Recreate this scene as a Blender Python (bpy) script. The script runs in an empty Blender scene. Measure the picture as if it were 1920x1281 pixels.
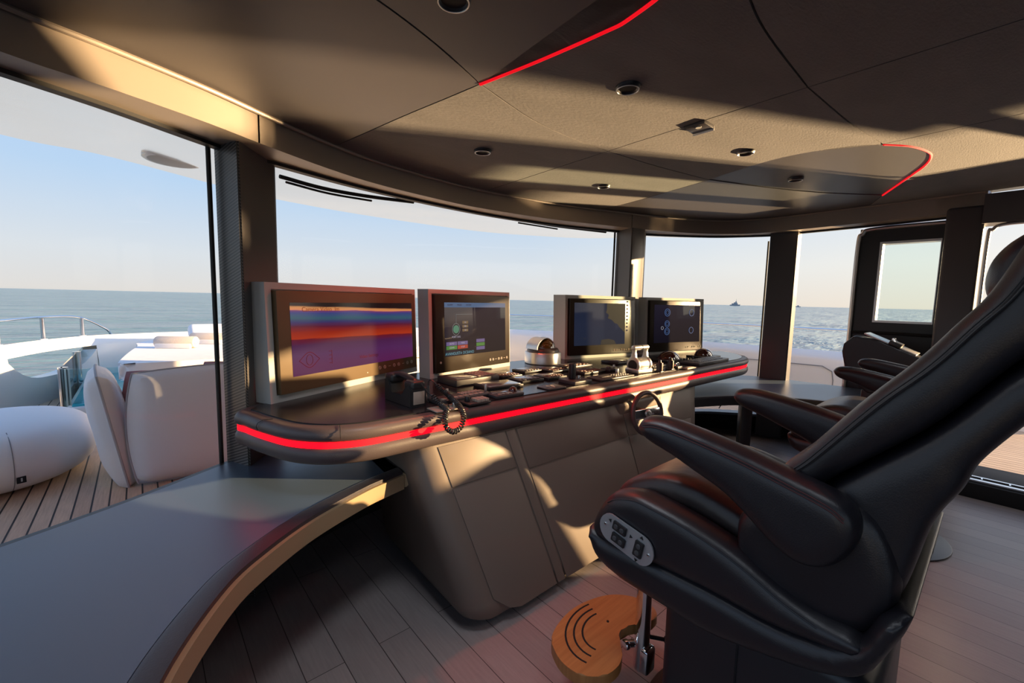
import bpy, bmesh, math, random
from mathutils import Vector, Matrix
R = math.radians
random.seed(7)
sc = bpy.context.scene
col = sc.collection
# ---------------------------------------------------------------- camera
# ship axes: +X starboard, +Y forward, z up, wheelhouse floor at z = 0
cd = bpy.data.cameras.new('camera'); cam = bpy.data.objects.new('camera', cd); col.objects.link(cam)
cd.lens = 15.0; cd.sensor_width = 36.0; cd.clip_start = 0.02; cd.clip_end = 60000
cam.location = (-1.166, -1.320, 1.200)
def ship_dir(x, y): return Vector((.752*x + .659*y, -.659*x + .752*y, 0)).normalized()
_p = math.atan(78/800); _r = math.atan(.0233)
_f0 = ship_dir(0, 1); _r0 = ship_dir(1, 0)
_f = _f0*math.cos(_p) + Vector((0, 0, -math.sin(_p))); _u0 = _r0.cross(_f)
_rt = _r0*math.cos(_r) + _u0*math.sin(_r); _up = _u0*math.cos(_r) - _r0*math.sin(_r)
cam.rotation_euler = Matrix((_rt, _up, -_f)).transposed().to_euler()
sc.camera = cam
# ---------------------------------------------------------------- exposure
sc.view_settings.view_transform = 'Standard'; sc.view_settings.look = 'None'
sc.view_settings.exposure = 0.0; sc.view_settings.gamma = 1.0; sc.view_settings.use_curve_mapping = False
sc.cycles.max_bounces = 10; sc.cycles.diffuse_bounces = 5; sc.cycles.glossy_bounces = 5
sc.cycles.transparent_max_bounces = 16; sc.cycles.use_denoising = True
sc.cycles.caustics_reflective = False; sc.cycles.caustics_refractive = False
# ---------------------------------------------------------------- sky
SUN = Vector((.78*math.cos(R(9.5)), -.625*math.cos(R(9.5)), math.sin(R(9.5))))
w = bpy.data.worlds.new('sky'); sc.world = w; w.use_nodes = True
nt = w.node_tree; nt.nodes.clear()
def N(t, k, **kw):
    n = t.nodes.new(k)
    for a, b in kw.items(): setattr(n, a, b)
    return n
out = N(nt, 'ShaderNodeOutputWorld'); bg = N(nt, 'ShaderNodeBackground'); tc = N(nt, 'ShaderNodeTexCoord')
sep = N(nt, 'ShaderNodeSeparateXYZ'); r1 = N(nt, 'ShaderNodeValToRGB'); r2 = N(nt, 'ShaderNodeValToRGB')
dot = N(nt, 'ShaderNodeVectorMath', operation='DOT_PRODUCT'); mr = N(nt, 'ShaderNodeMapRange'); mx = N(nt, 'ShaderNodeMix', data_type='RGBA')
L = nt.links.new
L(tc.outputs['Generated'], sep.inputs[0]); L(tc.outputs['Generated'], dot.inputs[0]); dot.inputs[1].default_value = SUN
zr = N(nt, 'ShaderNodeMapRange'); zr.inputs[1].default_value = -.25; zr.inputs[2].default_value = 1.0
L(sep.outputs[2], zr.inputs[0]); L(zr.outputs[0], r1.inputs[0]); L(zr.outputs[0], r2.inputs[0])
def ramp(r, st):
    e = r.color_ramp.elements
    while len(e) > 1: e.remove(e[-1])
    for i, (p, c) in enumerate(st):
        q = e[0] if i == 0 else e.new(p)
        q.position = p; q.color = (*c, 1)
Z = lambda z: (z + .25)/1.25
ramp(r1, [(0, (.07, .13, .19)), (Z(-.02), (.18, .28, .36)), (Z(0), (.70, .67, .64)), (Z(.07), (.66, .70, .74)), (Z(.2), (.46, .62, .82)), (Z(.38), (.37, .55, .86)), (1, (.26, .44, .80))])
ramp(r2, [(0, (.12, .14, .16)), (Z(-.02), (.40, .38, .35)), (Z(0), (.86, .74, .60)), (Z(.08), (.88, .84, .76)), (Z(.25), (.66, .74, .86)), (Z(.45), (.46, .62, .88)), (1, (.28, .44, .76))])
mr.inputs[1].default_value = .1; mr.inputs[2].default_value = .98; L(dot.outputs['Value'], mr.inputs[0])
L(mr.outputs[0], mx.inputs[0]); L(r1.outputs[0], mx.inputs[6]); L(r2.outputs[0], mx.inputs[7])
gl_ = N(nt, 'ShaderNodeMapRange', interpolation_type='SMOOTHERSTEP'); gl_.inputs[1].default_value = .80; gl_.inputs[2].default_value = 1.0; gl_.inputs[3].default_value = 0; gl_.inputs[4].default_value = 1
gm = N(nt, 'ShaderNodeMix', data_type='RGBA', blend_type='ADD'); gm.clamp_result = False; gm.inputs[7].default_value = (3.4, 2.8, 2.2, 1)
zs = N(nt, 'ShaderNodeMapRange'); zs.inputs[1].default_value = -.01; zs.inputs[2].default_value = .02; gz = N(nt, 'ShaderNodeMath', operation='MULTIPLY')
L(sep.outputs[2], zs.inputs[0]); L(dot.outputs['Value'], gl_.inputs[0]); L(gl_.outputs[0], gz.inputs[0]); L(zs.outputs[0], gz.inputs[1]); L(gz.outputs[0], gm.inputs[0]); L(mx.outputs[2], gm.inputs[6])
L(gm.outputs[2], bg.inputs[0]); bg.inputs[1].default_value = 1.12; L(bg.outputs[0], out.inputs[0])
# ---------------------------------------------------------------- the low evening sun, and the sun's glint thrown up off the water
def sun(name, to_sun, strength, colr, ang):
    d = bpy.data.lights.new(name, 'SUN'); d.energy = strength; d.color = colr; d.angle = R(ang)
    o = bpy.data.objects.new(name, d); col.objects.link(o)
    o.rotation_euler = to_sun.to_track_quat('Z', 'Y').to_euler(); o.location = to_sun*30
    return o
sun('sun', SUN, 15.0, (1, .66, .33), .6)
e = R(-13); sun('sun_glint', Vector((.915*math.cos(e), -.403*math.cos(e), math.sin(e))), 15.0, (1, .68, .36), 1.2)

# ================================================================ helpers
def link(o, parent=None):
    col.objects.link(o)
    if parent: o.parent = parent
    return o
def mesh_from(bm, name, smooth=True):
    bmesh.ops.recalc_face_normals(bm, faces=bm.faces)
    me = bpy.data.meshes.new(name); bm.to_mesh(me); bm.free()
    if smooth:
        me.polygons.foreach_set('use_smooth', [True]*len(me.polygons))
        try: me.set_sharp_from_angle(angle=R(38))
        except Exception: pass
    return me
def obj(name, bm, m, parent=None, smooth=True):
    me = mesh_from(bm, name, smooth); o = bpy.data.objects.new(name, me)
    for q in (m if isinstance(m, (list, tuple)) else [m]): me.materials.append(q)
    return link(o, parent)
def tag(o, label=None, cat=None, group=None, kind=None):
    if label: o['label'] = label
    if cat: o['category'] = cat
    if group: o['group'] = group
    if kind: o['kind'] = kind
    return o
def thing(name, label, cat, loc=(0, 0, 0), rotz=0, group=None):
    o = bpy.data.objects.new(name, None); o.empty_display_size = .05; col.objects.link(o)
    o.location = loc; o.rotation_euler = (0, 0, rotz)
    return tag(o, label, cat, group)
def struct(o): o['kind'] = 'structure'; return o
def copy_tree(o, parent=None):
    c = o.copy(); col.objects.link(c); c.parent = parent
    for ch in list(o.children): copy_tree(ch, c)
    return c
def BM(): return bmesh.new()
def box(bm, c, s, rz=0, bev=0, seg=2, tilt=None):
    M = Matrix.Translation(c) @ Matrix.Rotation(rz, 4, 'Z')
    if tilt: M = M @ Matrix.Rotation(tilt, 4, 'X')
    r = bmesh.ops.create_cube(bm, size=1, matrix=M @ Matrix.Diagonal((*s, 1)))
    if bev:
        es = {e for v in r['verts'] for e in v.link_edges}
        bmesh.ops.bevel(bm, geom=list(es), offset=bev, segments=seg, affect='EDGES', profile=.5)
    return bm
def cyl(bm, c, r, h, axis='Z', r2=None, n=24, bev=0):
    M = Matrix.Translation(c)
    if axis == 'X': M = M @ Matrix.Rotation(R(90), 4, 'Y')
    elif axis == 'Y': M = M @ Matrix.Rotation(R(-90), 4, 'X')
    elif axis != 'Z': M = M @ Vector(axis).to_track_quat('Z', 'Y').to_matrix().to_4x4()
    q = bmesh.ops.create_cone(bm, cap_ends=True, segments=n, radius1=r, radius2=r if r2 is None else r2, depth=h, matrix=M)
    if bev:
        es = [e for e in {e for v in q['verts'] for e in v.link_edges} if any(len(f.verts) > 4 for f in e.link_faces)]
        bmesh.ops.bevel(bm, geom=es, offset=bev, segments=2, affect='EDGES', profile=.5)
    return bm
def tube(bm, pts, r, n=10, closed=False, cap=True, flat=1.0, rads=None):
    pts = [Vector(p) for p in pts]; k = len(pts); rings = []; up = Vector((0, 0, 1)); prev = None
    for i, p in enumerate(pts):
        a = pts[(i-1) % k] if (closed or i) else p; b = pts[(i+1) % k] if (closed or i < k-1) else p
        t = (b-a).normalized()
        if prev is None: s = t.cross(up); s = s.normalized() if s.length > .05 else t.cross(Vector((1, 0, 0))).normalized()
        else:
            s = prev - t*prev.dot(t); s.normalize()
        prev = s; q = s.cross(t)
        rr = rads[i] if rads else r
        rings.append([bm.verts.new(p + s*math.cos(2*math.pi*j/n)*rr + q*math.sin(2*math.pi*j/n)*rr*flat) for j in range(n)])
    for i in range(k if closed else k-1):
        a, b = rings[i], rings[(i+1) % k]
        for j in range(n): bm.faces.new((a[j], a[(j+1) % n], b[(j+1) % n], b[j]))
    if cap and not closed: bm.faces.new(rings[0][::-1]); bm.faces.new(rings[-1])
    return bm
def spline(pts, m=6, closed=False):
    pts = [Vector(p) for p in pts]; k = len(pts); o = []
    for i in range(k if closed else k-1):
        p1, p2 = pts[i], pts[(i+1) % k]
        p0 = pts[(i-1) % k] if (closed or i) else p1*2-p2
        p3 = pts[(i+2) % k] if (closed or i < k-2) else p2*2-p1
        for j in range(m):
            t = j/m
            o.append(.5*((2*p1) + (p2-p0)*t + (2*p0-5*p1+4*p2-p3)*t*t + (3*p1-p0-3*p2+p3)*t**3))
    if not closed: o.append(pts[-1])
    return o
def prism(bm, poly, z0, z1, bev=0, seg=2):
    """poly of (x, y); z0, z1 numbers or functions of x, y"""
    f0 = z0 if callable(z0) else (lambda x, y: z0); f1 = z1 if callable(z1) else (lambda x, y: z1)
    lo = [bm.verts.new((p[0], p[1], f0(p[0], p[1]))) for p in poly]; hi = [bm.verts.new((p[0], p[1], f1(p[0], p[1]))) for p in poly]
    k = len(poly); a = bm.faces.new(lo[::-1]); b = bm.faces.new(hi)
    for i in range(k): bm.faces.new((lo[i], lo[(i+1) % k], hi[(i+1) % k], hi[i]))
    if bev: bmesh.ops.bevel(bm, geom=list(set(a.edges) | set(b.edges)), offset=bev, segments=seg, affect='EDGES', profile=.5)
    return bm
def strip(bm, A, B, thick=None):
    """surface between two equal-length point lists; thick = offset vector for a closed slab"""
    n = len(A)
    if thick is None:
        a = [bm.verts.new(p) for p in A]; b = [bm.verts.new(p) for p in B]
        for i in range(n-1): bm.faces.new((a[i], a[i+1], b[i+1], b[i]))
        return bm
    T = Vector(thick)
    a = [bm.verts.new(p) for p in A]; b = [bm.verts.new(p) for p in B]
    c = [bm.verts.new(Vector(p)+T) for p in A]; d = [bm.verts.new(Vector(p)+T) for p in B]
    for i in range(n-1):
        for (p, q) in ((a, b), (b, d), (d, c), (c, a)): bm.faces.new((p[i], p[i+1], q[i+1], q[i]))
    for i in (0, -1): bm.faces.new((a[i], b[i], d[i], c[i]))
    return bm
def resample(P, n):
    P = [Vector(p) for p in P]; d = [0]
    for i in range(1, len(P)): d.append(d[-1] + (P[i]-P[i-1]).length)
    o = []; j = 0
    for i in range(n):
        s = d[-1]*i/(n-1)
        while j < len(P)-2 and d[j+1] < s: j += 1
        t = (s-d[j])/max(1e-9, d[j+1]-d[j]); o.append(P[j].lerp(P[j+1], min(1, t)))
    return o
def offset(poly, d):
    """closed 2d polygon moved inward by d (counter-clockwise = inward for d > 0)"""
    k = len(poly); o = []
    ar = sum(poly[i][0]*poly[(i+1) % k][1] - poly[(i+1) % k][0]*poly[i][1] for i in range(k))
    s = 1 if ar > 0 else -1
    for i in range(k):
        a, p, b = Vector(poly[i-1][:2]), Vector(poly[i][:2]), Vector(poly[(i+1) % k][:2])
        t = ((p-a).normalized() + (b-p).normalized()); t = t.normalized() if t.length > 1e-6 else (b-p).normalized()
        o.append((p[0] - t[1]*d*s, p[1] + t[0]*d*s))
    return o
def lathe(bm, prof, c=(0, 0, 0), n=32, M=None):
    rings = []
    for r, z in prof:
        rings.append([bm.verts.new((c[0]+r*math.cos(2*math.pi*j/n), c[1]+r*math.sin(2*math.pi*j/n), c[2]+z)) for j in range(n)])
    for a, b in zip(rings, rings[1:]):
        for j in range(n): bm.faces.new((a[j], a[(j+1) % n], b[(j+1) % n], b[j]))
    for q, fl in ((rings[0], True), (rings[-1], False)):
        try: bm.faces.new(q[::-1] if fl else q)
        except Exception: pass
    if M is not None: bmesh.ops.transform(bm, matrix=M, verts=[v for r_ in rings for v in r_])
    return bm
def bake(o, mods):
    """apply modifiers (kind, settings) to an object through the depsgraph"""
    for k, kw in mods:
        m = o.modifiers.new(k.lower(), k)
        for a, b in kw.items(): setattr(m, a, b)
    dg = bpy.context.evaluated_depsgraph_get(); dg.update()
    me = bpy.data.meshes.new_from_object(o.evaluated_get(dg)); mats = [s for s in o.data.materials]
    o.modifiers.clear(); o.data = me
    if not me.materials:
        for q in mats: me.materials.append(q)
    me.polygons.foreach_set('use_smooth', [True]*len(me.polygons))
    return o
def soft(o, vox=.009, it=10, fac=.5):
    return bake(o, [('REMESH', dict(mode='VOXEL', voxel_size=vox)), ('SMOOTH', dict(factor=fac, iterations=it))])
def text(name, s, size, m, M, parent=None, ext=.0004):
    c = bpy.data.curves.new(name, 'FONT'); c.body = s; c.size = size; c.extrude = ext; c.align_x = 'CENTER'; c.align_y = 'CENTER'
    t = bpy.data.objects.new(name, c); col.objects.link(t)
    dg = bpy.context.evaluated_depsgraph_get(); me = bpy.data.meshes.new_from_object(t.evaluated_get(dg))
    bpy.data.objects.remove(t); bpy.data.curves.remove(c)
    me.materials.clear(); me.materials.append(m); me.transform(M)
    o = bpy.data.objects.new(name, me); return link(o, parent)

# ================================================================ materials
def mat(name, base, rough=.5, metal=0, coat=0, bump=None, spec=.5, emit=None, es=0, sheen=0, var=None, trans=0):
    m = bpy.data.materials.new(name); m.use_nodes = True; t = m.node_tree; b = t.nodes['Principled BSDF']
    b.inputs['Base Color'].default_value = (*base, 1); b.inputs['Roughness'].default_value = rough; b.inputs['Metallic'].default_value = metal
    b.inputs['Coat Weight'].default_value = coat; b.inputs['Coat Roughness'].default_value = .08; b.inputs['Specular IOR Level'].default_value = spec
    b.inputs['Sheen Weight'].default_value = sheen
    if emit: b.inputs['Emission Color'].default_value = (*emit, 1); b.inputs['Emission Strength'].default_value = es
    if bump or var:
        tcn = N(t, 'ShaderNodeTexCoord')
    if bump:
        sc_, st, det = bump[:3]
        mp = N(t, 'ShaderNodeMapping'); mp.inputs['Scale'].default_value = bump[3] if len(bump) > 3 else (1, 1, 1)
        nz = N(t, 'ShaderNodeTexNoise'); nz.inputs['Scale'].default_value = sc_; nz.inputs['Detail'].default_value = det
        bp = N(t, 'ShaderNodeBump'); bp.inputs['Strength'].default_value = st; bp.inputs['Distance'].default_value = .01
        t.links.new(tcn.outputs['Object'], mp.inputs[0]); t.links.new(mp.outputs[0], nz.inputs['Vector'])
        t.links.new(nz.outputs[0], bp.inputs['Height']); t.links.new(bp.outputs[0], b.inputs['Normal'])
    if var:
        nz2 = N(t, 'ShaderNodeTexNoise'); nz2.inputs['Scale'].default_value = var[0]; nz2.inputs['Detail'].default_value = 6
        mp2 = N(t, 'ShaderNodeMapping'); mp2.inputs['Scale'].default_value = var[2] if len(var) > 2 else (1, 1, 1)
        hs = N(t, 'ShaderNodeMix', data_type='RGBA'); hs.inputs[6].default_value = (*base, 1); hs.inputs[7].default_value = (*var[1], 1)
        t.links.new(tcn.outputs['Object'], mp2.inputs[0]); t.links.new(mp2.outputs[0], nz2.inputs['Vector'])
        cr = N(t, 'ShaderNodeMapRange'); cr.inputs[1].default_value = .35; cr.inputs[2].default_value = .65
        t.links.new(nz2.outputs[0], cr.inputs[0]); t.links.new(cr.outputs[0], hs.inputs[0]); t.links.new(hs.outputs[2], b.inputs['Base Color'])
    return m
M_ = {}
M_['suede'] = mat('brushed suede', (.15, .138, .132), .8, bump=(110, .22, 5, (.5, 1.6, 1)), sheen=.1, var=(5, (.122, .112, .107), (.6, 1.5, 1)))
M_['smooth_panel'] = mat('smooth gunmetal panel', (.085, .078, .082), .45, metal=.1, bump=(900, .04, 1))
M_['bronze'] = mat('bronze lacquer', (.36, .30, .245), .45, metal=.15, bump=(700, .03, 1))
M_['console'] = mat('console lacquer', (.185, .145, .118), .5, metal=.05, bump=(700, .03, 1))
M_['leather'] = mat('black leather', (.010, .009, .013), .40, bump=(420, .07, 2), spec=.55)
M_['leather2'] = mat('black leather seat face', (.018, .011, .011), .42, bump=(35, .12, 3), spec=.6)
M_['padleather'] = mat('console edge leather', (.085, .064, .064), .42, bump=(330, .10, 3))
M_['desktop'] = mat('satin black desk top', (.016, .016, .019), .22, bump=(500, .02, 1))
M_['ledge'] = mat('blue grey satin panel', (.085, .125, .185), .36, bump=(500, .015, 1), spec=.8)
M_['dark'] = mat('dark trim', (.012, .012, .015), .4)
M_['black'] = mat('matt black', (.006, .006, .007), .8)
M_['rubber'] = mat('black rubber', (.008, .008, .009), .6)
M_['frame'] = mat('silver monitor housing', (.50, .50, .48), .6, spec=.3)
M_['bezel'] = mat('black glass bezel', (.022, .016, .011), .34, spec=.35)
M_['bezel_sunlit'] = mat('sunlit brown bezel glass', (.13, .085, .04), .5)  # the black bezel's sunlit brown is painted into the base colour
M_['redled'] = mat('red light strip', (.25, .0, .004), .7, emit=(1, .0002, .004), es=5)
M_['redtrim'] = mat('red cove light', (.4, 0, .01), .5, emit=(1, .003, .012), es=.85)
M_['chrome'] = mat('polished steel', (.75, .75, .76), .12, metal=1)
M_['alu'] = mat('satin aluminium', (.62, .61, .60), .38, metal=1)
M_['white'] = mat('white gelcoat', (.86, .85, .84), .35, coat=.3)
M_['brim'] = mat('glossy white soffit', (.74, .70, .69), .06, metal=.55, coat=.6, bump=(2.5, .12, 2))
M_['fabric'] = mat('off white canvas', (.80, .80, .83), .85, bump=(8, .35, 4), sheen=.1)
M_['poufw'] = mat('white pouf cloth', (.86, .85, .86), .85, bump=(300, .1, 2))
M_['rose'] = mat('rose cushion cloth', (.36, .16, .17), .85)
M_['towel'] = mat('towelling', (.70, .62, .56), .95, bump=(140, .6, 4))
M_['plastic'] = mat('black plastic', (.020, .020, .022), .38)
M_['graphite'] = mat('graphite panel', (.055, .052, .055), .4)
M_['key'] = mat('pale keys', (.42, .34, .28), .45)
M_['keybrown'] = mat('brown keys', (.16, .10, .075), .45)
M_['greykey'] = mat('slate keys', (.09, .10, .12), .4)
M_['lid'] = mat('pale grey disc', (.36, .37, .36), .5)
M_['seamgrey'] = mat('grey seam', (.25, .25, .26), .6)
M_['piping'] = mat('grey piping', (.42, .42, .46), .8)
M_['farship'] = mat('hazy ship grey', (.30, .32, .35), .8)
M_['coast'] = mat('hazy coast', (.30, .22, .20), .9)
M_['plate'] = mat('brushed control plate', (.55, .58, .62), .35, metal=.7)
M_['lcd'] = mat('grey lcd', (.12, .13, .14), .12, coat=.5)
M_['amber'] = mat('amber tinted dome', (.10, .065, .008), .06, coat=1)
M_['maroon'] = mat('dark red dome', (.06, .008, .006), .08, coat=1)
M_['gold'] = mat('bronze edge lacquer', (.40, .29, .17), .45, metal=.2)
M_['whiteink'] = mat('white marking', (.5, .5, .48), .6, spec=.2)
M_['ember'] = mat('red night lamp', (.3, .02, .0), .5, emit=(1, .12, .03), es=5)
# carbon weave
m = mat('carbon fibre weave', (.02, .02, .022), .35); t = m.node_tree; b = t.nodes['Principled BSDF']
tcn = N(t, 'ShaderNodeTexCoord'); mp = N(t, 'ShaderNodeMapping'); mp.inputs['Rotation'].default_value = (R(45), R(45), 0)
wv = N(t, 'ShaderNodeTexWave'); wv.inputs['Scale'].default_value = 55; wv.inputs['Distortion'].default_value = 0
mxx = N(t, 'ShaderNodeMix', data_type='RGBA'); mxx.inputs[6].default_value = (.012, .012, .014, 1); mxx.inputs[7].default_value = (.21, .19, .18, 1)
t.links.new(tcn.outputs['Object'], mp.inputs[0]); t.links.new(mp.outputs[0], wv.inputs[0]); t.links.new(wv.outputs['Fac'], mxx.inputs[0]); t.links.new(mxx.outputs[2], b.inputs['Base Color'])
M_['carbon'] = m
# planks
def planks(name, c1, c2, gap, width, length, rough=.45, grain=.25, axis_y=True, gapw=.012, mort=.004):
    m = mat(name, c1, rough); t = m.node_tree; b = t.nodes['Principled BSDF']
    tcn = N(t, 'ShaderNodeTexCoord'); mp = N(t, 'ShaderNodeMapping')
    if axis_y: mp.inputs['Rotation'].default_value = (0, 0, R(90))
    br = N(t, 'ShaderNodeTexBrick'); br.inputs['Scale'].default_value = 1; br.inputs['Brick Width'].default_value = length; br.inputs['Row Height'].default_value = width
    br.inputs['Mortar Size'].default_value = mort; br.inputs['Mortar Smooth'].default_value = .1; br.offset = .5
    br.inputs['Color1'].default_value = (*c1, 1); br.inputs['Color2'].default_value = (*c2, 1); br.inputs['Mortar'].default_value = (*gap, 1)
    nz = N(t, 'ShaderNodeTexNoise'); nz.inputs['Scale'].default_value = 6; nz.inputs['Detail'].default_value = 8; nz.inputs['Roughness'].default_value = .65
    mp2 = N(t, 'ShaderNodeMapping'); mp2.inputs['Scale'].default_value = (18, 1.2, 1) if axis_y else (1.2, 18, 1)
    mul = N(t, 'ShaderNodeMix', data_type='RGBA', blend_type='MULTIPLY'); mul.inputs[0].default_value = grain*2
    mr_ = N(t, 'ShaderNodeMapRange'); mr_.inputs[1].default_value = .3; mr_.inputs[2].default_value = .7; mr_.inputs[3].default_value = .55; mr_.inputs[4].default_value = 1.15
    t.links.new(tcn.outputs['Object'], mp.inputs[0]); t.links.new(mp.outputs[0], br.inputs[0])
    t.links.new(tcn.outputs['Object'], mp2.inputs[0]); t.links.new(mp2.outputs[0], nz.inputs['Vector']); t.links.new(nz.outputs[0], mr_.inputs[0])
    t.links.new(br.outputs['Color'], mul.inputs[6]); t.links.new(mr_.outputs[0], mul.inputs[7]); t.links.new(mul.outputs[2], b.inputs['Base Color'])
    bp = N(t, 'ShaderNodeBump'); bp.inputs['Strength'].default_value = .25; bp.inputs['Distance'].default_value = .003
    t.links.new(nz.outputs[0], bp.inputs['Height']); t.links.new(bp.outputs[0], b.inputs['Normal'])
    return m
M_['floor'] = planks('grey brown floor planks', (.40, .345, .335), (.33, .285, .28), (.06, .05, .05), .118, 1.1, .40, .16, mort=.0014)
M_['teak'] = planks('teak deck planks', (.66, .50, .36), (.58, .43, .31), (.02, .018, .016), .075, 3.5, .6, .25, mort=.0045)
M_['board'] = mat('oiled timber', (.52, .23, .075), .4, var=(5, (.42, .17, .05), (1, 14, 1)))
# glass, sea, water
def glass(name, tint, fac):
    m = bpy.data.materials.new(name); m.use_nodes = True; t = m.node_tree; t.nodes.clear()
    o = N(t, 'ShaderNodeOutputMaterial'); tr = N(t, 'ShaderNodeBsdfTransparent'); gl = N(t, 'ShaderNodeBsdfGlossy'); ms = N(t, 'ShaderNodeMixShader'); fr = N(t, 'ShaderNodeFresnel')
    tr.inputs[0].default_value = (*tint, 1); gl.inputs['Roughness'].default_value = .01; fr.inputs[0].default_value = 1.0 + fac
    t.links.new(fr.outputs[0], ms.inputs[0]); t.links.new(tr.outputs[0], ms.inputs[1]); t.links.new(gl.outputs[0], ms.inputs[2]); t.links.new(ms.outputs[0], o.inputs[0])
    return m
M_['glass'] = glass('window glass', (.97, .98, .98), .12)
M_['glass3'] = glass('door pane glass', (.92, .97, .95), .15)
M_['glass2'] = glass('deck screen glass', (.78, .92, .93), .45)
m = mat('sea', (.14, .26, .34), .14); t = m.node_tree; b = t.nodes['Principled BSDF']; b.inputs['IOR'].default_value = 1.33
geo = N(t, 'ShaderNodeNewGeometry'); bp = N(t, 'ShaderNodeBump'); bp.inputs['Distance'].default_value = 9.0; bp.inputs['Strength'].default_value = .9
prev = None
for s_, k_ in ((.05, 3.0), (.3, .8), (.012, 6.0)):
    mp = N(t, 'ShaderNodeMapping'); mp.inputs['Rotation'].default_value = (0, 0, R(41)); mp.inputs['Scale'].default_value = (.35, 1.6, 1)
    nz = N(t, 'ShaderNodeTexNoise'); nz.inputs['Scale'].default_value = s_; nz.inputs['Detail'].default_value = 5
    t.links.new(geo.outputs['Position'], mp.inputs[0]); t.links.new(mp.outputs[0], nz.inputs['Vector'])
    mu = N(t, 'ShaderNodeMath', operation='MULTIPLY'); mu.inputs[1].default_value = k_; t.links.new(nz.outputs[0], mu.inputs[0])
    if prev: ad = N(t, 'ShaderNodeMath', operation='ADD'); t.links.new(prev, ad.inputs[0]); t.links.new(mu.outputs[0], ad.inputs[1]); prev = ad.outputs[0]
    else: prev = mu.outputs[0]
t.links.new(prev, bp.inputs['Height']); t.links.new(bp.outputs[0], b.inputs['Normal'])
M_['sea'] = m
M_['pool'] = mat('pool water', (.03, .42, .50), .08, bump=(6, .6, 3))

# ================================================================ the wheelhouse shell
def zc(u, n): return 1.885 + .0263*u - .0231*n        # ceiling
def zh(u, n): return 1.775 + .0226*u - .0198*n        # window head / soffit
G = spline([(-2.12, -3.3, 0), (-2.12, -1.0, 0), (-2.03, -.25, 0), (-1.75, .19, 0), (-1.45, .345, 0), (-1.21, .47, 0), (-.92, .655, 0), (-.70, .745, 0), (-.21, .90, 0), (.55, 1.02, 0), (1.25, 1.01, 0), (1.93, .89, 0), (2.29, .83, 0), (2.86, .54, 0), (3.09, .33, 0), (3.26, .10, 0), (3.27, -.10, 0), (3.30, -.5, 0), (3.30, -1.0, 0), (3.30, -1.2, 0)], 6)
Fs = spline([(-1.95, -3.3, 0), (-1.95, -1.0, 0), (-1.86, -.35, 0), (-1.62, .08, 0), (-1.377, .24, 0), (-1.2, .31, 0), (-.98, .41, 0), (-.788, .52, 0), (-.53, .655, 0), (-.265, .76, 0), (.1, .84, 0), (.473, .885, 0), (1.1, .86, 0), (1.74, .745, 0), (2.1, .67, 0), (2.5, .55, 0), (2.82, .38, 0), (2.99, .18, 0), (3.05, -.08, 0), (3.08, -.4, 0), (3.11, -.8, 0), (3.12, -1.19, 0)], 6)
NR = 160
Gr = resample(G, NR); Fr = resample(Fs, NR)
def Zp(P, f, dz=0): return [Vector((p.x, p.y, f(p.x, p.y)+dz)) for p in P]
def Zk(P, z): return [Vector((p.x, p.y, z)) for p in P]
def near_index(P, x, y): return min(range(len(P)), key=lambda i: (P[i].x-x)**2 + (P[i].y-y)**2)
# floor
bm = BM(); prism(bm, [(-2.6, -3.6), (3.35, -3.6), (3.35, .2), (2.9, .75), (1.3, 1.15), (-.2, 1.05), (-1.3, .6), (-2.6, .1)], -.04, 0)
struct(obj('floor', bm, M_['floor'], smooth=False))
# outer walls below the glass
i_st = near_index(Gr, 2.5, .74)
bm = BM(); strip(bm, Zk(Gr[:i_st+1], -.3), Zk(Gr[:i_st+1], .51)); struct(obj('wall_front', bm, M_['black']))
bm = BM(); strip(bm, Zk(Gr[i_st:], -.3), Zk(Gr[i_st:], .19)); struct(obj('wall_starboard', bm, M_['black']))
bm = BM(); box(bm, (1.25, -3.40, 1.0), (4.1, .08, 2.5)); box(bm, (-1.5, -3.40, .10), (1.5, .08, .36)); box(bm, (-1.5, -3.40, 2.0), (1.5, .08, .36)); box(bm, (-2.2, -3.40, 1.0), (.2, .08, 2.5))
struct(obj('wall_aft', bm, M_['smooth_panel']))
bm = BM(); box(bm, (-1.45, -3.40, 1.05), (1.3, .01, 1.6)); struct(obj('window_5', bm, M_['glass']))
bm = BM(); box(bm, (3.2, -2.00, .95), (.14, .08, 2.2)); box(bm, (3.2, -3.36, .95), (.14, .10, 2.2)); box(bm, (3.2, -2.68, .05), (.14, 1.35, .16)); box(bm, (3.2, -2.68, 1.97), (.14, 1.35, .28)); box(bm, (3.2, -2.99, .65), (.14, .74, 1.22)); struct(obj('wall_starboard_aft', bm, M_['smooth_panel']))  # unseen aft side; sill and openings shaped to steer the sun onto the console
bm = BM(); box(bm, (3.2, -2.33, 1.0), (.008, .58, 1.72)); struct(obj('window_6', bm, M_['glass']))
bm = BM(); box(bm, (3.2, -2.97, 1.55), (.008, .68, .60)); struct(obj('window_7', bm, M_['glass']))
# sills
o3 = lambda P, d: [Vector((p.x, p.y, 0)) for p in P]
bm = BM(); inner = resample([Vector((p.x*.97+.02, p.y*.965-.02, 0)) for p in Gr[:i_st+1]], i_st+1)
strip(bm, Zk(inner, .515), Zk(Gr[:i_st+1], .515), (0, 0, .022)); struct(obj('trim_sill_front', bm, M_['dark']))
bm = BM(); inner = [Vector((p.x-.12, p.y-.03, 0)) for p in Gr[i_st:]]
strip(bm, Zk(inner, .17), Zk(Gr[i_st:], .17), (0, 0, .022)); struct(obj('trim_sill_starboard', bm, M_['ledge']))
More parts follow.
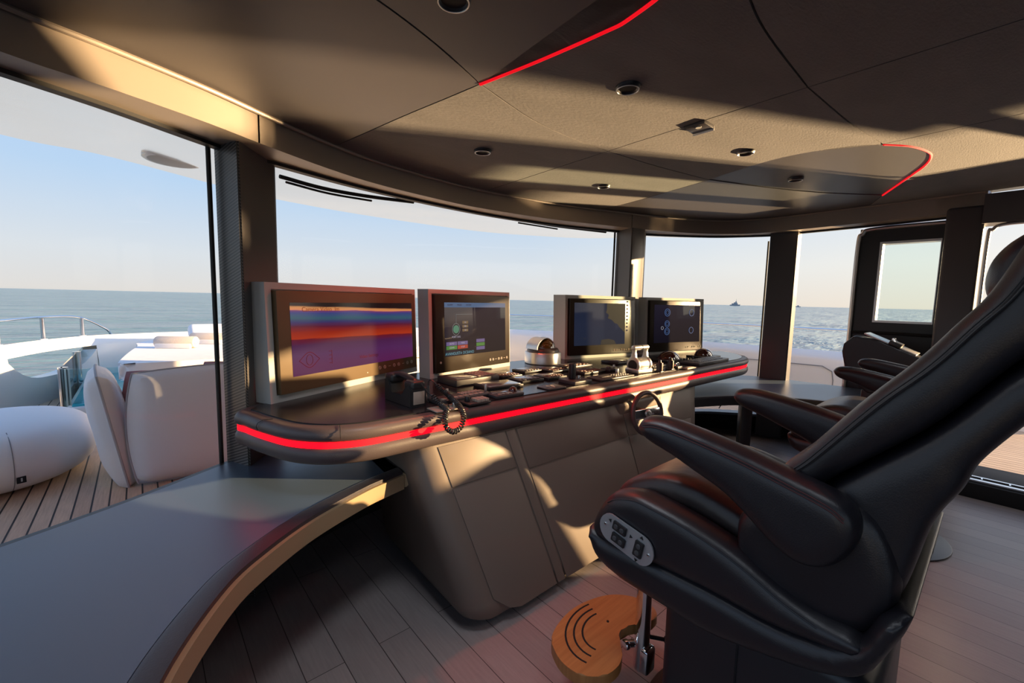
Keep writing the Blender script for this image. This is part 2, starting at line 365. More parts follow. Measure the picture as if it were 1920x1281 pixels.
# header: soffit + fascia
bm = BM(); strip(bm, Zp(Fr, zh), Zp(Gr, zh)); o = struct(obj('trim_soffit', bm, M_['bronze']))
for k, (a, b) in enumerate(((0, near_index(Fr, -.788, .52)), (near_index(Fr, -.788, .52), near_index(Fr, 1.86, .72)), (near_index(Fr, 1.86, .72), NR-1))):
    P = Fr[a:b+1]
    P = [Vector(p) for p in P]
    if k: P[0] = P[0].lerp(P[1], .12)
    bm = BM(); strip(bm, Zp(P, zh), Zp(P, zc, .01), (0.0, .004, 0)); struct(obj('trim_fascia', bm, M_['bronze']))
bm = BM(); strip(bm, Zp(Fr, zh, .002), Zp(Fr, zc, .01)); bmesh.ops.translate(bm, verts=bm.verts, vec=(0, .006, 0)); struct(obj('trim_fascia_backing', bm, M_['dark']))
bm = BM(); tube(bm, [Vector((p.x*.992+.003, p.y*.985-.006, zc(p.x, p.y)-.006)) for p in Fr], .008, 8); struct(obj('trim_moulding', bm, M_['bronze']))
bm = BM(); strip(bm, Zp(Gr, zh, -.012), Zp([Vector((p.x*.985+.01, p.y*.98-.012, 0)) for p in Gr], zh, -.012), (0, 0, .012)); struct(obj('trim_gasket', bm, M_['rubber']))
# outer skin above the glass
bm = BM(); strip(bm, Zp(Gr, zh, -.01), Zk(Gr, 2.3)); struct(obj('wall_above_glass', bm, M_['white']))

# pillars
def pillar(name, tri, m, top, low=0.0):
    bm = BM(); prism(bm, tri, low, top)
    bmesh.ops.bevel(bm, geom=[e for e in bm.edges if abs(e.verts[0].co.z-e.verts[1].co.z) > .3], offset=.008, segments=3, affect='EDGES')
    return struct(obj(name, bm, m))
pillar('trim_pillar_port', [(-.93, .665), (-.872, .528), (-.70, .755)], M_['carbon'], zh)
pillar('trim_pillar_front', [(1.93, .90), (1.868, .70), (2.02, .68), (2.30, .84)], M_['carbon'], zh)
pillar('trim_pillar_starboard', [(3.30, .155), (3.12, .10), (3.165, -.10), (3.28, -.10)], M_['smooth_panel'], zh)
for nm, a in (('trim_seal_port', (-.955, .645)), ('trim_seal_front', (1.90, .893)), ('trim_seal_starboard', (3.285, .165))):
    bm = BM(); cyl(bm, (a[0]+.008, a[1]+.003, 1.15), .008, 1.3, n=8); struct(obj(nm, bm, M_['rubber']))
# window panes between the pillars
cuts = [0, near_index(Gr, -.92, .655), near_index(Gr, -.70, .745), near_index(Gr, 1.93, .89), near_index(Gr, 2.29, .83), near_index(Gr, 3.26, .12), near_index(Gr, 3.27, -.10), near_index(Gr, 3.3, -.5)]
for k, (a, b) in enumerate(((0, 1), (2, 3), (4, 5), (6, 7))):
    P = Gr[cuts[a]:cuts[b]+1]; lo = []
    for p in P: lo.append(Vector((p.x, p.y, .53 if k < 2 else (.53 if p.x < 2.5 and k < 2 else .19))))
    bm = BM(); strip(bm, lo, Zp(P, zh, -.005)); struct(obj('window_%d' % (k+1), bm, M_['glass']))
# starboard door: the slid-back leaf with its own small pane, the post and the open doorway
door = struct(thing('door_1', None, None))
def ring(bm, x0, x1, out, inn):
    """frame plate with a rectangular hole in the plane x = const; out, inn = (y0, y1, z0, z1)"""
    def q(x, r): return [bm.verts.new((x, r[0], r[2])), bm.verts.new((x, r[1], r[2])), bm.verts.new((x, r[1], r[3])), bm.verts.new((x, r[0], r[3]))]
    a, b, c, d = q(x0, out), q(x0, inn), q(x1, out), q(x1, inn)
    for i in range(4):
        j = (i+1) % 4
        for f in ((a[i], a[j], b[j], b[i]), (c[i], d[i], d[j], c[j]), (a[i], c[i], c[j], a[j]), (b[i], b[j], d[j], d[i])): bm.faces.new(f)
    return bm
bm = BM(); ring(bm, 3.33, 3.40, (-1.18, -.50, .2, 1.84), (-.985, -.645, 1.10, 1.715)); obj('leaf', bm, M_['plastic'], door, False)
bm = BM(); ring(bm, 3.318, 3.412, (-.985, -.633, 1.088, 1.727), (-.98, -.65, 1.105, 1.71)); obj('pane_frame', bm, M_['alu'], door, False)
bm = BM(); box(bm, (3.365, -.815, 1.41), (.006, .34, .62)); obj('pane', bm, M_['glass3'], door)
bm = BM(); tube(bm, spline([(3.31, -.495, .2), (3.31, -.495, 1.0), (3.31, -.495, 1.70), (3.31, -.52, 1.80), (3.31, -.60, 1.835), (3.31, -1.1, 1.84)], 6), .016, 8); obj('edge_trim', bm, M_['alu'], door)
bm = BM(); tube(bm, [(3.31, -.5, 1.0), (3.31, -.8, 1.005), (3.31, -1.1, 1.0)], .012, 8); obj('rail', bm, M_['black'], door)
bm = BM(); box(bm, (3.20, -1.10, .95), (.24, .185, 1.9), bev=.02, seg=3); struct(obj('trim_door_post', bm, M_['smooth_panel']))
bm = BM(); tube(bm, spline([(3.09, -1.215, .12), (3.09, -1.215, 1.0), (3.09, -1.215, 1.66), (3.09, -1.235, 1.735), (3.09, -1.30, 1.765), (3.09, -1.6, 1.768), (3.09, -1.88, 1.768)], 6), .011, 8); struct(obj('trim_door_frame', bm, M_['alu']))
bm = BM(); box(bm, (3.15, -1.57, 1.87), (.18, .78, .19)); struct(obj('wall_over_door', bm, M_['smooth_panel']))
bm = BM(); box(bm, (3.06, -1.45, .05), (.50, 1.1, .10), bev=.006); struct(obj('trim_door_threshold', bm, M_['black']))
sl = struct(thing('trim_door_track', None, None)); 
bm = BM(); box(bm, (2.86, -1.5, .108), (.03, .9, .012)); box(bm, (2.95, -1.5, .106), (.02, .9, .01)); obj('rail', bm, M_['chrome'], sl)
bm = BM()
for yy in (-1.27, -1.33, -1.45): box(bm, (2.92, yy, .108), (.05, .008, .012))
obj('stop', bm, M_['chrome'], sl)

# ---------------------------------------------------------------- ceiling
ceil = bpy.data.objects.new('ceiling', None)
bm = BM(); P = [(p.x, p.y) for p in Fr] + [(3.3, -1.2), (3.3, -3.4), (-2.2, -3.4)]
prism(bm, P, lambda x, y: zc(x, y)+.012, lambda x, y: zc(x, y)+.05); ceil = struct(obj('ceiling', bm, M_['dark'], smooth=False))
S1 = [(-.459, .562), (-.392, .20), (-.35, 0), (-.316, -.167)]
R1 = [(-.316, -.167), (-.267, -.382), (-.232, -.58), (-.227, -.657), (-.26, -.80), (-.36, -.93)]
S2a = [(-1.6, -.44), (-.95, -.37), (-.73, -.325), (-.527, -.259), (-.316, -.167)]
S2b = [(-.316, -.167), (.006, -.077), (.28, -.048), (.512, -.05)]
S2c = [(.512, -.05), (.906, -.075), (1.376, -.13)]
S2d = [(1.376, -.13), (1.896, -.30), (2.323, -.483), (2.709, -.713)]
S3a = [(.512, .86), (.512, -.05)]; S3b = [(.512, -.05), (.523, -.836)]; S3c = [(.523, -.836), (.534, -1.35), (.534, -3.2)]
S4a = [(-.36, -.93), (-.073, -.875), (.123, -.852), (.523, -.836)]; S4b = [(.523, -.836), (1.039, -.86), (1.412, -.897)]
S5a = [(1.53, .77), (1.519, .504), (1.376, -.13)]; S5b = [(1.376, -.13), (1.285, -.40), (1.265, -.58), (1.32, -.78), (1.42, -.9)]
R2 = [(1.42, -.9), (1.54, -.972), (1.69, -1.015), (1.821, -1.022), (2.009, -.984), (2.28, -.881), (2.709, -.713)]
S6 = [(1.412, -.897), (1.405, -1.3), (1.405, -3.2)]; S7 = [(2.22, -.90), (2.254, -1.325), (2.27, -3.2)]; S8 = [(2.709, -.713), (2.97, -.62), (3.08, -.58)]
def c2(P, m=5): return [(v.x, v.y) for v in spline([(a, b, 0) for a, b in P], m)]
def fas(x0, y0, x1, y1):
    a, b = near_index(Fr, x0, y0), near_index(Fr, x1, y1)
    P = [(p.x, p.y) for p in Fr[min(a, b):max(a, b)+1]]
    return P if a <= b else P[::-1]
def loop(*segs):
    P = []
    for s in segs:
        s = list(s)
        if P and (Vector(P[-1])-Vector(s[0])).length > (Vector(P[-1])-Vector(s[-1])).length: s = s[::-1]
        for q in s:
            if not P or (Vector(P[-1])-Vector(q)).length > .004: P.append(q)
    if (Vector(P[-1])-Vector(P[0])).length < .004: P.pop()
    return P
def panel(P, m, rec=0):
    Q = offset(P, .0028); bm = BM()
    prism(bm, Q, lambda x, y: zc(x, y)+rec-.001, lambda x, y: zc(x, y)+.011)
    bmesh.ops.triangulate(bm, faces=[f for f in bm.faces if len(f.verts) > 4])
    return obj('ceiling_panel', bm, m, ceil, False)
panel(loop(c2(S1)[::-1][::-1], c2(S2a)[::-1], fas(-1.86, -.35, -.459, .70)), M_['smooth_panel'])
panel(loop(c2(S2a), c2(R1), [(-.36, -.93), (-.5, -3.2), (-1.9, -3.2), (-1.9, -.5)]), M_['smooth_panel'])
panel(loop(c2(S1)[::-1], fas(-.459, .70, .512, .88), c2(S3a), c2(S2b)[::-1]), M_['suede'])
panel(loop(c2(S2b), c2(S3b), c2(S4a)[::-1], c2(R1)[::-1]), M_['suede'])
panel(loop(c2(S3a)[::-1], fas(.512, .88, 1.53, .79), c2(S5a), c2(S2c)[::-1]), M_['suede'])
panel(loop(c2(S2c), c2(S5b), c2(S4b)[::-1], c2(S3b)[::-1]), M_['suede'])
panel(loop(c2(S5b), c2(R2), c2(S2d)[::-1]), M_['smooth_panel'], .004)
panel(loop(c2(S5a)[::-1], fas(1.53, .79, 3.08, -.55), c2(S8)[::-1], c2(S2d)[::-1]), M_['smooth_panel'])
panel(loop(c2(S4a), c2(S3c), [(.5, -3.2), (-.5, -3.2), (-.36, -.93)]), M_['suede'])
panel(loop(c2(S4b), c2(S6), [(1.4, -3.2), (.534, -3.2)], c2(S3c)[::-1]), M_['suede'])
panel(loop(c2(S6)[::-1], c2(R2)[:21], c2(S7), [(2.2, -3.2), (1.41, -3.2)]), M_['suede'])
panel(loop(c2(S7)[::-1], c2(R2)[22:], c2(S8), fas(3.09, -.6, 3.12, -1.19), [(3.12, -3.2), (2.3, -3.2)]), M_['suede'])
for P, lb in ((R1, 'port'), (R2, 'starboard')):
    bm = BM(); Q = spline([(a, b, 0) for a, b in P], 6)
    tube(bm, [Vector((p.x, p.y, zc(p.x, p.y)-.001)) for p in Q], .0055, 8); struct(obj('trim_red_cove_'+lb, bm, M_['redtrim']))

# downlights in the ceiling (nominal grid of two rows)
def downlight(u, n, label, lit=False):
    z = zc(u, n)
    t = thing('downlight', label, 'ceiling light', (u, n, z), 0, 'recessed ceiling downlights')
    t.rotation_euler = (R(1.3), R(-1.5), 0)
    bm = BM(); lathe(bm, [(.029, .004), (.029, -.006), (.034, -.012), (.039, -.008), (.041, 0), (.041, .004)], n=32)
    obj('bezel', bm, M_['dark'], t)
    bm = BM(); lathe(bm, [(.031, -.006), (.026, .004), (.021, .010)], n=28); obj('reflector', bm, M_['black'], t)
    bm = BM(); lathe(bm, [(.017, .007), (.010, .004), (.002, .0035)], n=20)
    if lit: bmesh.ops.translate(bm, verts=bm.verts, vec=(-.004, -.008, -.004)); bmesh.ops.scale(bm, verts=bm.verts, vec=(.75, .75, 1))
    obj('lamp', bm, M_['ember'] if lit else M_['plastic'], t)
    bm = BM(); tube(bm, [(.035*math.cos(a), .035*math.sin(a), -.0115) for a in [i*math.pi/16 for i in range(32)]], .0018, 6, closed=True); obj('rim', bm, M_['alu'], t)
downlight(.062, -.459, 'round recessed downlight glowing red, nearest the long red cove strip', True)
downlight(.057, .311, 'round recessed downlight over the large left monitor, close to the curved fascia')
downlight(.995, .336, 'small round downlight nearest the front windows, left of the smooth curved panel')
downlight(1.026, -.459, 'round recessed downlight beside the small square ceiling sensor')
downlight(1.755, -.461, 'round downlight set in the smooth panel outlined by the red curve')
downlight(-.595, -.44, 'round downlight cut off by the top edge, in the dark smooth panel')
def night_lamp(u, n, e_):
    d = bpy.data.lights.new('red_night_lamp', 'SPOT'); d.energy = e_; d.color = (1, .10, .05); d.spot_size = R(130); d.spot_blend = .5; d.shadow_soft_size = .02
    o = bpy.data.objects.new('red_night_lamp', d); col.objects.link(o); o.location = (u, n, zc(u, n)-.02)
for u, n in ((.062, -.459), (.057, .311), (1.026, -.459), (.062, -1.25), (1.0, -1.25)): night_lamp(u, n, 20 if n > 0 else 1.5)
for u, n, pw in ((-.595, -.44, 30), (-.595, -1.25, 12), (1.9, -1.25, 22), (1.9, -2.2, 22)):  # cool fill spots added for brightness; only the first sits under a modelled downlight
    d = bpy.data.lights.new('cabin_fill_spot', 'SPOT'); d.energy = pw; d.color = (.84, .91, 1); d.spot_size = R(140); d.spot_blend = 1; d.shadow_soft_size = .20
    o = bpy.data.objects.new('cabin_fill_spot', d); col.objects.link(o); o.location = (u, n, zc(u, n)-.02)
t = thing('ceiling_sensor', 'small square metal sensor plate with a white dot on the ceiling seam', 'sensor', (.552, -.46, zc(.55, -.46)), 0)
bm = BM(); box(bm, (0, 0, -.006), (.085, .085, .016), bev=.003); obj('plate', bm, M_['graphite'], t)
bm = BM(); cyl(bm, (-.018, -.008, -.0155), .011, .003, n=20); obj('lens', bm, M_['whiteink'], t)
bm = BM(); box(bm, (.040, 0, -.010), (.008, .087, .020), bev=.002); obj('clip', bm, M_['alu'], t)

# ---------------------------------------------------------------- window ledges
def ledge(name, label, inner, outer, z=.54, h=.055, legs=()):
    n = 60; I = resample(spline(inner, 6), n); O = resample(outer, n)
    t = thing(name, label, 'ledge', (0, 0, 0))
    mid = [i.lerp(o, .035/max(.05, (o-i).length)*1.6) for i, o in zip(I, O)]
    far = [i.lerp(o, .965) for i, o in zip(I, O)]
    bm = BM(); strip(bm, Zk(mid, z-.010), Zk(far, z-.010), (0, 0, .008)); obj('top_panel', bm, M_['ledge'], t)
    # rolled leather border along the room side
    bm = BM(); a = []
    prof = [(0.0, -h*.20), (.0, -.012), (.006, -.003), (.018, .001), (.75, .0015), (.95, -.001), (1.0, -.006), (1.0, -.02)]
    for i in range(n):
        v = (mid[i]-I[i]); a.append([bm.verts.new((I[i].x+v.x*s, I[i].y+v.y*s, z+dz)) for s, dz in prof])
    for i in range(n-1):
        for j in range(len(prof)-1): bm.faces.new((a[i][j], a[i+1][j], a[i+1][j+1], a[i][j+1]))
    obj('leather_border', bm, M_['leatherb'], t)
    bm = BM(); nrm = [(o-i).normalized()*-.012 for i, o in zip(I, O)]
    P1 = [i+v for i, v in zip(I, nrm)]; P2 = [i-v for i, v in zip(I, nrm)]
    strip(bm, Zk(P1, z-h-.01), Zk(P2, z-h-.01), (0, 0, h)); bmesh.ops.recalc_face_normals(bm, faces=bm.faces)
    obj('edge_band', bm, M_['gold'] if 'port' in name else M_['dark'], t)
    bm = BM(); strip(bm, Zk(P2, z-h-.005), Zk(O, z-h-.005), (0, 0, h*.7)); obj('underside', bm, M_['dark'], t)
    for (x, y) in legs:
        bm = BM(); box(bm, (x, y, (z-h)/2), (.075, .075, z-h), rz=R(41), bev=.004); obj('leg', bm, M_['dark'], t)
    return t
M_['leatherb'] = mat('dark border leather', (.035, .028, .035), .38, bump=(300, .06, 2))
ia, ib = near_index(Gr, -2.05, -.3), near_index(Gr, -.40, .84)
t = ledge('window_ledge', 'long curved blue-grey ledge with bronze edge, left of the console', [(-1.30, -1.0, 0), (-1.24, -.70, 0), (-1.168, -.438, 0), (-1.049, -.225, 0), (-.944, -.118, 0), (-.80, -.015, 0), (-.609, .075, 0), (-.50, .108, 0), (-.437, .125, 0)],
      [Vector((-2.1, -.9, 0)), Vector((-2.08, -.6, 0))] + [p for p in Gr[ia:ib+1]] )
for c in t.children:
    if c.name.startswith('edge_band'): c.data.materials[0] = M_['gold']
bm = BM(); tube(bm, [(-.437, .125, .505), (-.425, .14, .505)], .0285, 12); 
bm2 = bm; obj('end_cap', bm2, M_['gold'], t)
bm = BM(); prism(bm, [(-.50, .15), (-.45, .13), (-.33, .40), (-.30, .9), (-.44, .88), (-.47, .42)], .50, .538, bev=.006); obj('end_panel', bm, M_['leatherb'], t)
ia, ib = near_index(Gr, 2.45, .75), near_index(Gr, 3.3, -.95)
t = ledge('window_ledge', 'narrower blue-grey ledge on a dark leg, right of the console', [(1.75, .06, 0), (1.881, .004, 0), (2.08, -.10, 0), (2.246, -.262, 0), (2.38, -.42, 0), (2.452, -.565, 0), (2.49, -.70, 0), (2.51, -.90, 0)], Gr[ia:ib+1], legs=((2.20, -.13),))
for c in t.children:
    if c.name.startswith('edge_band'): c.data.materials[0] = M_['dark']
bm = BM(); tube(bm, spline([(2.16, -.02, .48), (2.14, .02, .44), (2.2, .06, .40)], 5), .0035, 6); obj('loose_wire', bm, M_['black'], t); bm = BM(); tube(bm, spline([(1.95, .12, .485), (2.0, .1, .475), (2.05, .06, .485)], 5), .0035, 6); obj('loose_wire', bm, M_['black'], t)

# ---------------------------------------------------------------- the helm console
con = thing('helm_console', 'long helm console with padded leather edge, red light line and tapered base', 'console', (.95, .30, 0))
cx, cy = .95, .30
def C_(x, y, z=0): return (x-cx, y-cy, z)
outl = [(-.920, .48), (-.908, .40), (-.881, .30), (-.83, .165), (-.764, .08), (-.69, .034), (-.60, .010), (-.441, .006), (-.179, 0), (.402, -.010), (1.052, -.026), (2.032, -.038), (2.36, -.040), (2.52, -.012), (2.66, .05), (2.78, .15), (2.86, .27), (2.86, .35), (2.80, .40), (2.64, .47), (2.25, .60), (1.85, .665), (1.35, .82), (.85, .905), (.4, .905), (0, .86), (-.4, .775), (-.66, .69), (-.81, .595)]
OUT = [(v.x-cx, v.y-cy) for v in spline([(a, b, 0) for a, b in outl], 5, closed=True)]
def roll(name, z0, z1, r, m, inset=0):
    bm = BM(); k = 10; rings = []
    base = offset(OUT, inset) if inset else OUT
    for j in range(k+1):
        a = -math.pi/2 + math.pi*j/k; h = (z1-z0)/2
        Q = offset(base, r*(1-math.cos(a))); rings.append([bm.verts.new((p[0], p[1], (z0+z1)/2 + h*math.sin(a))) for p in Q])
    for a, b in zip(rings, rings[1:]):
        for i in range(len(a)): bm.faces.new((a[i], a[(i+1) % len(a)], b[(i+1) % len(a)], b[i]))
    for q in (rings[0][::-1], rings[-1]):
        f = bm.faces.new(q); bmesh.ops.triangulate(bm, faces=[f])
    return obj(name, bm, m, con)
roll('upper_cushion', .726, .775, .022, M_['padleather'])
roll('lower_cushion', .652, .7155, .026, M_['padleather'])
bm = BM(); prism(bm, offset(OUT, .009), .710, .732); obj('red_light_line', bm, M_['redled'], con)
tp = offset(OUT, .052); bm = BM(); prism(bm, tp, .768, .7795, bev=.002); bmesh.ops.triangulate(bm, faces=[f for f in bm.faces if len(f.verts) > 4]); obj('desk_top', bm, M_['desktop'], con, False)
# seams of the leather
for (x, y, dx, dy) in ((-.885, .30, 1, -.35), (-.70, .03, .3, 1), (2.66, .05, -.6, .8)):
    bm = BM(); d = Vector((dx, dy, 0)).normalized(); p = Vector(C_(x, y, 0))
    pts = [p + d*.05 + Vector((0, 0, .777)), p + d*.022 + Vector((0, 0, .7765)), p + d*.004 + Vector((0, 0, .766)), p - d*.0005 + Vector((0, 0, .754)), p + d*.004 + Vector((0, 0, .741))]
    tube(bm, pts, .0012, 6); obj('seam', bm, M_['dark'], con)
# base body: front leans out towards the floor, ends slope inwards
def face_n(z): return .02 - .245*(.66-z)/.64
def LX(z): return -.455 + .115*(.66-z)/.64
def RXx(z): return 1.89 - .42*(.66-z)/.64
bm = BM(); lv = []
for z, ex in ((.665, 0), (.10, 0), (.055, .012), (.03, .035)):
    f = face_n(max(z, .02)); l = LX(z)+ex; r_ = RXx(z)-ex; P = []
    cr = .07
    # rounded front-left corner, then straight front, right return, back
    for a in range(7):
        an = math.pi + (math.pi/2)*a/6; P.append((l+cr+.02+ (cr+.02)*math.cos(an), f+ex+cr+.015 + (cr+.015)*math.sin(an)))
    P += [(.2, f+ex), (.9, f+ex), (RXx(z)-.23, f+ex), (r_, f+ex+.10), (r_-.05, .62), (l+.12, .66), (l+.02, .5)]
    lv.append([bm.verts.new(C_(p[0], p[1], z)) for p in P])
for a, b in zip(lv, lv[1:]):
    for i in range(len(a)): bm.faces.new((a[i], a[(i+1) % len(a)], b[(i+1) % len(a)], b[i]))
bm.faces.new(lv[0]); bm.faces.new(lv[-1][::-1]); obj('base', bm, M_['console'], con)
bm = BM(); prism(bm, [C_(-.2, .02)[:2], C_(1.35, .0)[:2], C_(1.3, .55)[:2], C_(-.1, .55)[:2]], 0, .032); obj('toe_kick', bm, M_['black'], con)
def fpanel(name, q, m=None, t_=.0035, rnd=None):
    """front door panel from (u, z) corners lying on the leaning face"""
    bm = BM(); V = []
    nrm = Vector((0, -.64, -.245)).normalized(); nrm = Vector((0, -.934, .357)).normalized()
    for d in (0, t_): V.append([bm.verts.new(Vector(C_(x, face_n(z)-.0005, z)) + nrm*d) for x, z in q])
    k = len(q); f1 = bm.faces.new(V[0]); f2 = bm.faces.new(V[1][::-1])
    for i in range(k): bm.faces.new((V[0][i], V[0][(i+1) % k], V[1][(i+1) % k], V[1][i]))
    bmesh.ops.bevel(bm, geom=list(f2.edges), offset=.0022, segments=2, affect='EDGES', profile=.5)
    return obj(name, bm, m or M_['console'], con)
g = .0035
def sl(x0, x1, z): return x0 + (x1-x0)*(.66-z)/.64     # x at height z on a seam running from x0 (top) to x1 (foot)
zt, zg, zb = .648, .50, .045
fpanel('drawer_front', [(sl(-.355, -.225, zt), zt), (sl(-.03, .085, zt), zt), (sl(-.03, .085, zg)-g, zg+g), (sl(-.355, -.225, zg), zg+g)])
fpanel('door_front', [(sl(-.355, -.225, zg), zg-g), (sl(-.03, .085, zg)-g, zg-g), (sl(-.03, .085, zb)-g, zb), (-.12, zb-.004), (-.175, zb+.012), (sl(-.355, -.225, .11)+.004, .11)])
fpanel('stile', [(sl(-.025, .09, zt), zt), (sl(.028, .135, zt)-g, zt), (sl(.028, .135, zb)-g, zb), (sl(-.025, .09, zb), zb)], t_=.004)
fpanel('upper_front', [(sl(.036, .143, zt), zt), (.80-g, zt), (.80-g, zg-.02+g), (sl(.036, .143, zg), zg-.02+g)])
fpanel('upper_front', [(.80+g, zt), (1.60, zt), (sl(1.64, 1.2, .45), zg-.03+g), (.80+g, zg-.02+g)])
fpanel('door_front', [(sl(.036, .143, zg), zg-.02-g), (.80-g, zg-.02-g), (.80-g, zb), (sl(.036, .143, zb), zb)])
fpanel('door_front', [(.80+g, zg-.02-g), (sl(1.64, 1.2, .45), zg-.03-g), (sl(1.64, 1.2, zb), zb), (.80+g, zb)])
# vent louvres on the port end of the base
bm = BM()
for k in range(2): tube(bm, [C_(-.323+.001, .02+.0, .075+.028*k), C_(-.268-.03, .42, .075+.028*k)], .0035, 6)
obj('louvre', bm, M_['ledge'], con)
# pod behind the wheel
bm = BM(); box(bm, C_(.98, .035, .60), (.46, .09, .13), bev=.03, seg=4); obj('wheel_pod', bm, M_['console'], con)

# steering wheel
whl = thing('steering_wheel', 'small round leather steering wheel with a polished metal spoke bar', 'steering wheel', (.895, -.10, .602), 0)
bm = BM(); tube(bm, [(.112*math.cos(a), 0, .112*math.sin(a)) for a in [i*2*math.pi/48 for i in range(48)]], .0125, 12, closed=True); obj('rim', bm, M_['padleather'], whl)
bm = BM(); box(bm, (0, 0, 0), (.215, .012, .052), bev=.004, seg=3); obj('spoke', bm, M_['chrome'], whl)
bm = BM(); cyl(bm, (0, -.008, 0), .020, .01, 'Y', n=28, bev=.002); o = obj('hub_badge', bm, M_['alu'], whl)
bm = BM(); tube(bm, [(.010*math.cos(a), -.0135, .010*math.sin(a)) for a in [i*2*math.pi/20 for i in range(16)]], .0015, 6); obj('emblem', bm, M_['dark'], o)
bm = BM(); cyl(bm, (0, .045, 0), .022, .08, 'Y', r2=.035, n=24); obj('column', bm, M_['plastic'], whl)
whl.rotation_euler = (R(-10), 0, R(-9))

# ---------------------------------------------------------------- monitors
def monitor(label, pl, pr, z0, z1, depth, bez, disp, rings, bezm, group='helm monitors'):
    """pl, pr = port and starboard foot of the housing front, (x, y)"""
    a, b = Vector((*pl, 0)), Vector((*pr, 0)); W = (b-a).length; H = z1-z0; c = (a+b)/2
    rz = math.atan2((b-a).y, (b-a).x)
    t = thing('monitor', label, 'monitor', (c.x, c.y, z0), rz, group)
    lean = .018
    # local: x along the width, -y towards the seats, z up
    bm = BM(); fr = .0; bw = bez
    def V(x, y, z): return bm.verts.new((x, y + lean*z/H, z))
    o_ = [V(-W/2, 0, 0), V(W/2, 0, 0), V(W/2, 0, H), V(-W/2, 0, H)]; i_ = [V(-W/2+bw, 0, bw*1.15), V(W/2-bw, 0, bw*1.15), V(W/2-bw, 0, H-bw), V(-W/2+bw, 0, H-bw)]
    ib_ = [V(-W/2+bw, .012, bw*1.15), V(W/2-bw, .012, bw*1.15), V(W/2-bw, .012, H-bw), V(-W/2+bw, .012, H-bw)]
    k_ = [V(-W/2, depth, 0), V(W/2, depth, 0), V(W/2, depth, H), V(-W/2, depth, H)]
    for i in range(4):
        j = (i+1) % 4
        bm.faces.new((o_[i], o_[j], i_[j], i_[i])); bm.faces.new((i_[i], i_[j], ib_[j], ib_[i])); bm.faces.new((o_[i], k_[i], k_[j], o_[j]))
    bm.faces.new(k_); bm.faces.new(ib_)
    hs = obj('housing', bm, M_['frame'], t, False)
    # the black glass unit standing proud of the opening
    gx0, gx1, gz0, gz1 = -W/2+bw+.006, W/2-bw-.004, bw*1.15+.003, H-bw-.004
    bm = BM(); box(bm, ((gx0+gx1)/2, -.004, (gz0+gz1)/2), (gx1-gx0, .032, gz1-gz0), bev=.0025)
    for v in bm.verts: v.co.y += lean*v.co.z/H
    gl = obj('glass_front', bm, bezm, t)
    dx0, dx1, dz0, dz1 = gx0+disp[0]*(gx1-gx0), gx0+disp[1]*(gx1-gx0), gz0+disp[2]*(gz1-gz0), gz0+disp[3]*(gz1-gz0)
    def P(x, z, d=.0): return Vector((x, -.0205-d + lean*z/H, z))
    t['W'] = W
    return t, gl, (dx0, dx1, dz0, dz1), (gx0, gx1, gz0, gz1), P
def quad(name, P, x0, x1, z0, z1, d, m, parent):
    bm = BM(); f = [bm.verts.new(P(x, z, d)) for x, z in ((x0, z0), (x1, z0), (x1, z1), (x0, z1))]; b_ = [bm.verts.new(P(x, z, d-.0006)) for x, z in ((x0, z0), (x1, z0), (x1, z1), (x0, z1))]
    bm.faces.new(f); bm.faces.new(b_[::-1])
    for i in range(4): bm.faces.new((f[i], f[(i+1) % 4], b_[(i+1) % 4], b_[i]))
    uv = bm.loops.layers.uv.new('uv')
    for fc in bm.faces:
        for l in fc.loops: l[uv].uv = ((l.vert.co.x-x0)/(x1-x0), (l.vert.co.z-z0)/(z1-z0))
    return obj(name, bm, m, parent, False)
def screen_mat(name, stops, es=1.0, gloss=.08, wavy=.03, base=(.01, .01, .012), tilt=.04):
    m = mat(name, base, gloss, coat=0, spec=.35); t = m.node_tree; b = t.nodes['Principled BSDF']; b.inputs['Specular IOR Level'].default_value = .14
    tcn = N(t, 'ShaderNodeTexCoord'); sp = N(t, 'ShaderNodeSeparateXYZ'); t.links.new(tcn.outputs['UV'], sp.inputs[0])
    nz = N(t, 'ShaderNodeTexNoise'); nz.inputs['Scale'].default_value = 3.5; nz.inputs['Detail'].default_value = 8; mp = N(t, 'ShaderNodeMapping'); mp.inputs['Scale'].default_value = (1, 5, 1)
    t.links.new(tcn.outputs['UV'], mp.inputs[0]); t.links.new(mp.outputs[0], nz.inputs['Vector'])
    a = N(t, 'ShaderNodeMath', operation='MULTIPLY_ADD'); a.inputs[1].default_value = wavy; t.links.new(nz.outputs[0], a.inputs[0])
    c = N(t, 'ShaderNodeMath', operation='MULTIPLY_ADD'); c.inputs[1].default_value = -tilt; t.links.new(sp.outputs[0], c.inputs[0]); t.links.new(sp.outputs[1], c.inputs[2]); t.links.new(c.outputs[0], a.inputs[2])
    r = N(t, 'ShaderNodeValToRGB'); t.links.new(a.outputs[0], r.inputs[0]); ramp(r, stops)
    t.links.new(r.outputs[0], b.inputs['Emission Color']); b.inputs['Emission Strength'].default_value = es
    return m
def icons(P, xs, z, r, parent, m, ringed=True):
    for i, x in enumerate(xs):
        bm = BM()
        if i % 3 == 2: 
            tube(bm, [P(x-r, z, .0006), P(x+r, z, .0006)], r*.22, 6)
        else:
            tube(bm, [P(x+r*math.cos(a), z+r*math.sin(a), .0008) for a in [k*math.pi/8 for k in range(16)]], r*.26, 6, closed=True)
            tube(bm, [P(x-r*.4, z, .0008), P(x+r*.4, z, .0008)], r*.22, 6)
        obj('touch_key', bm, m, parent)
ZT = 1.246
inkm = M_['whiteink']
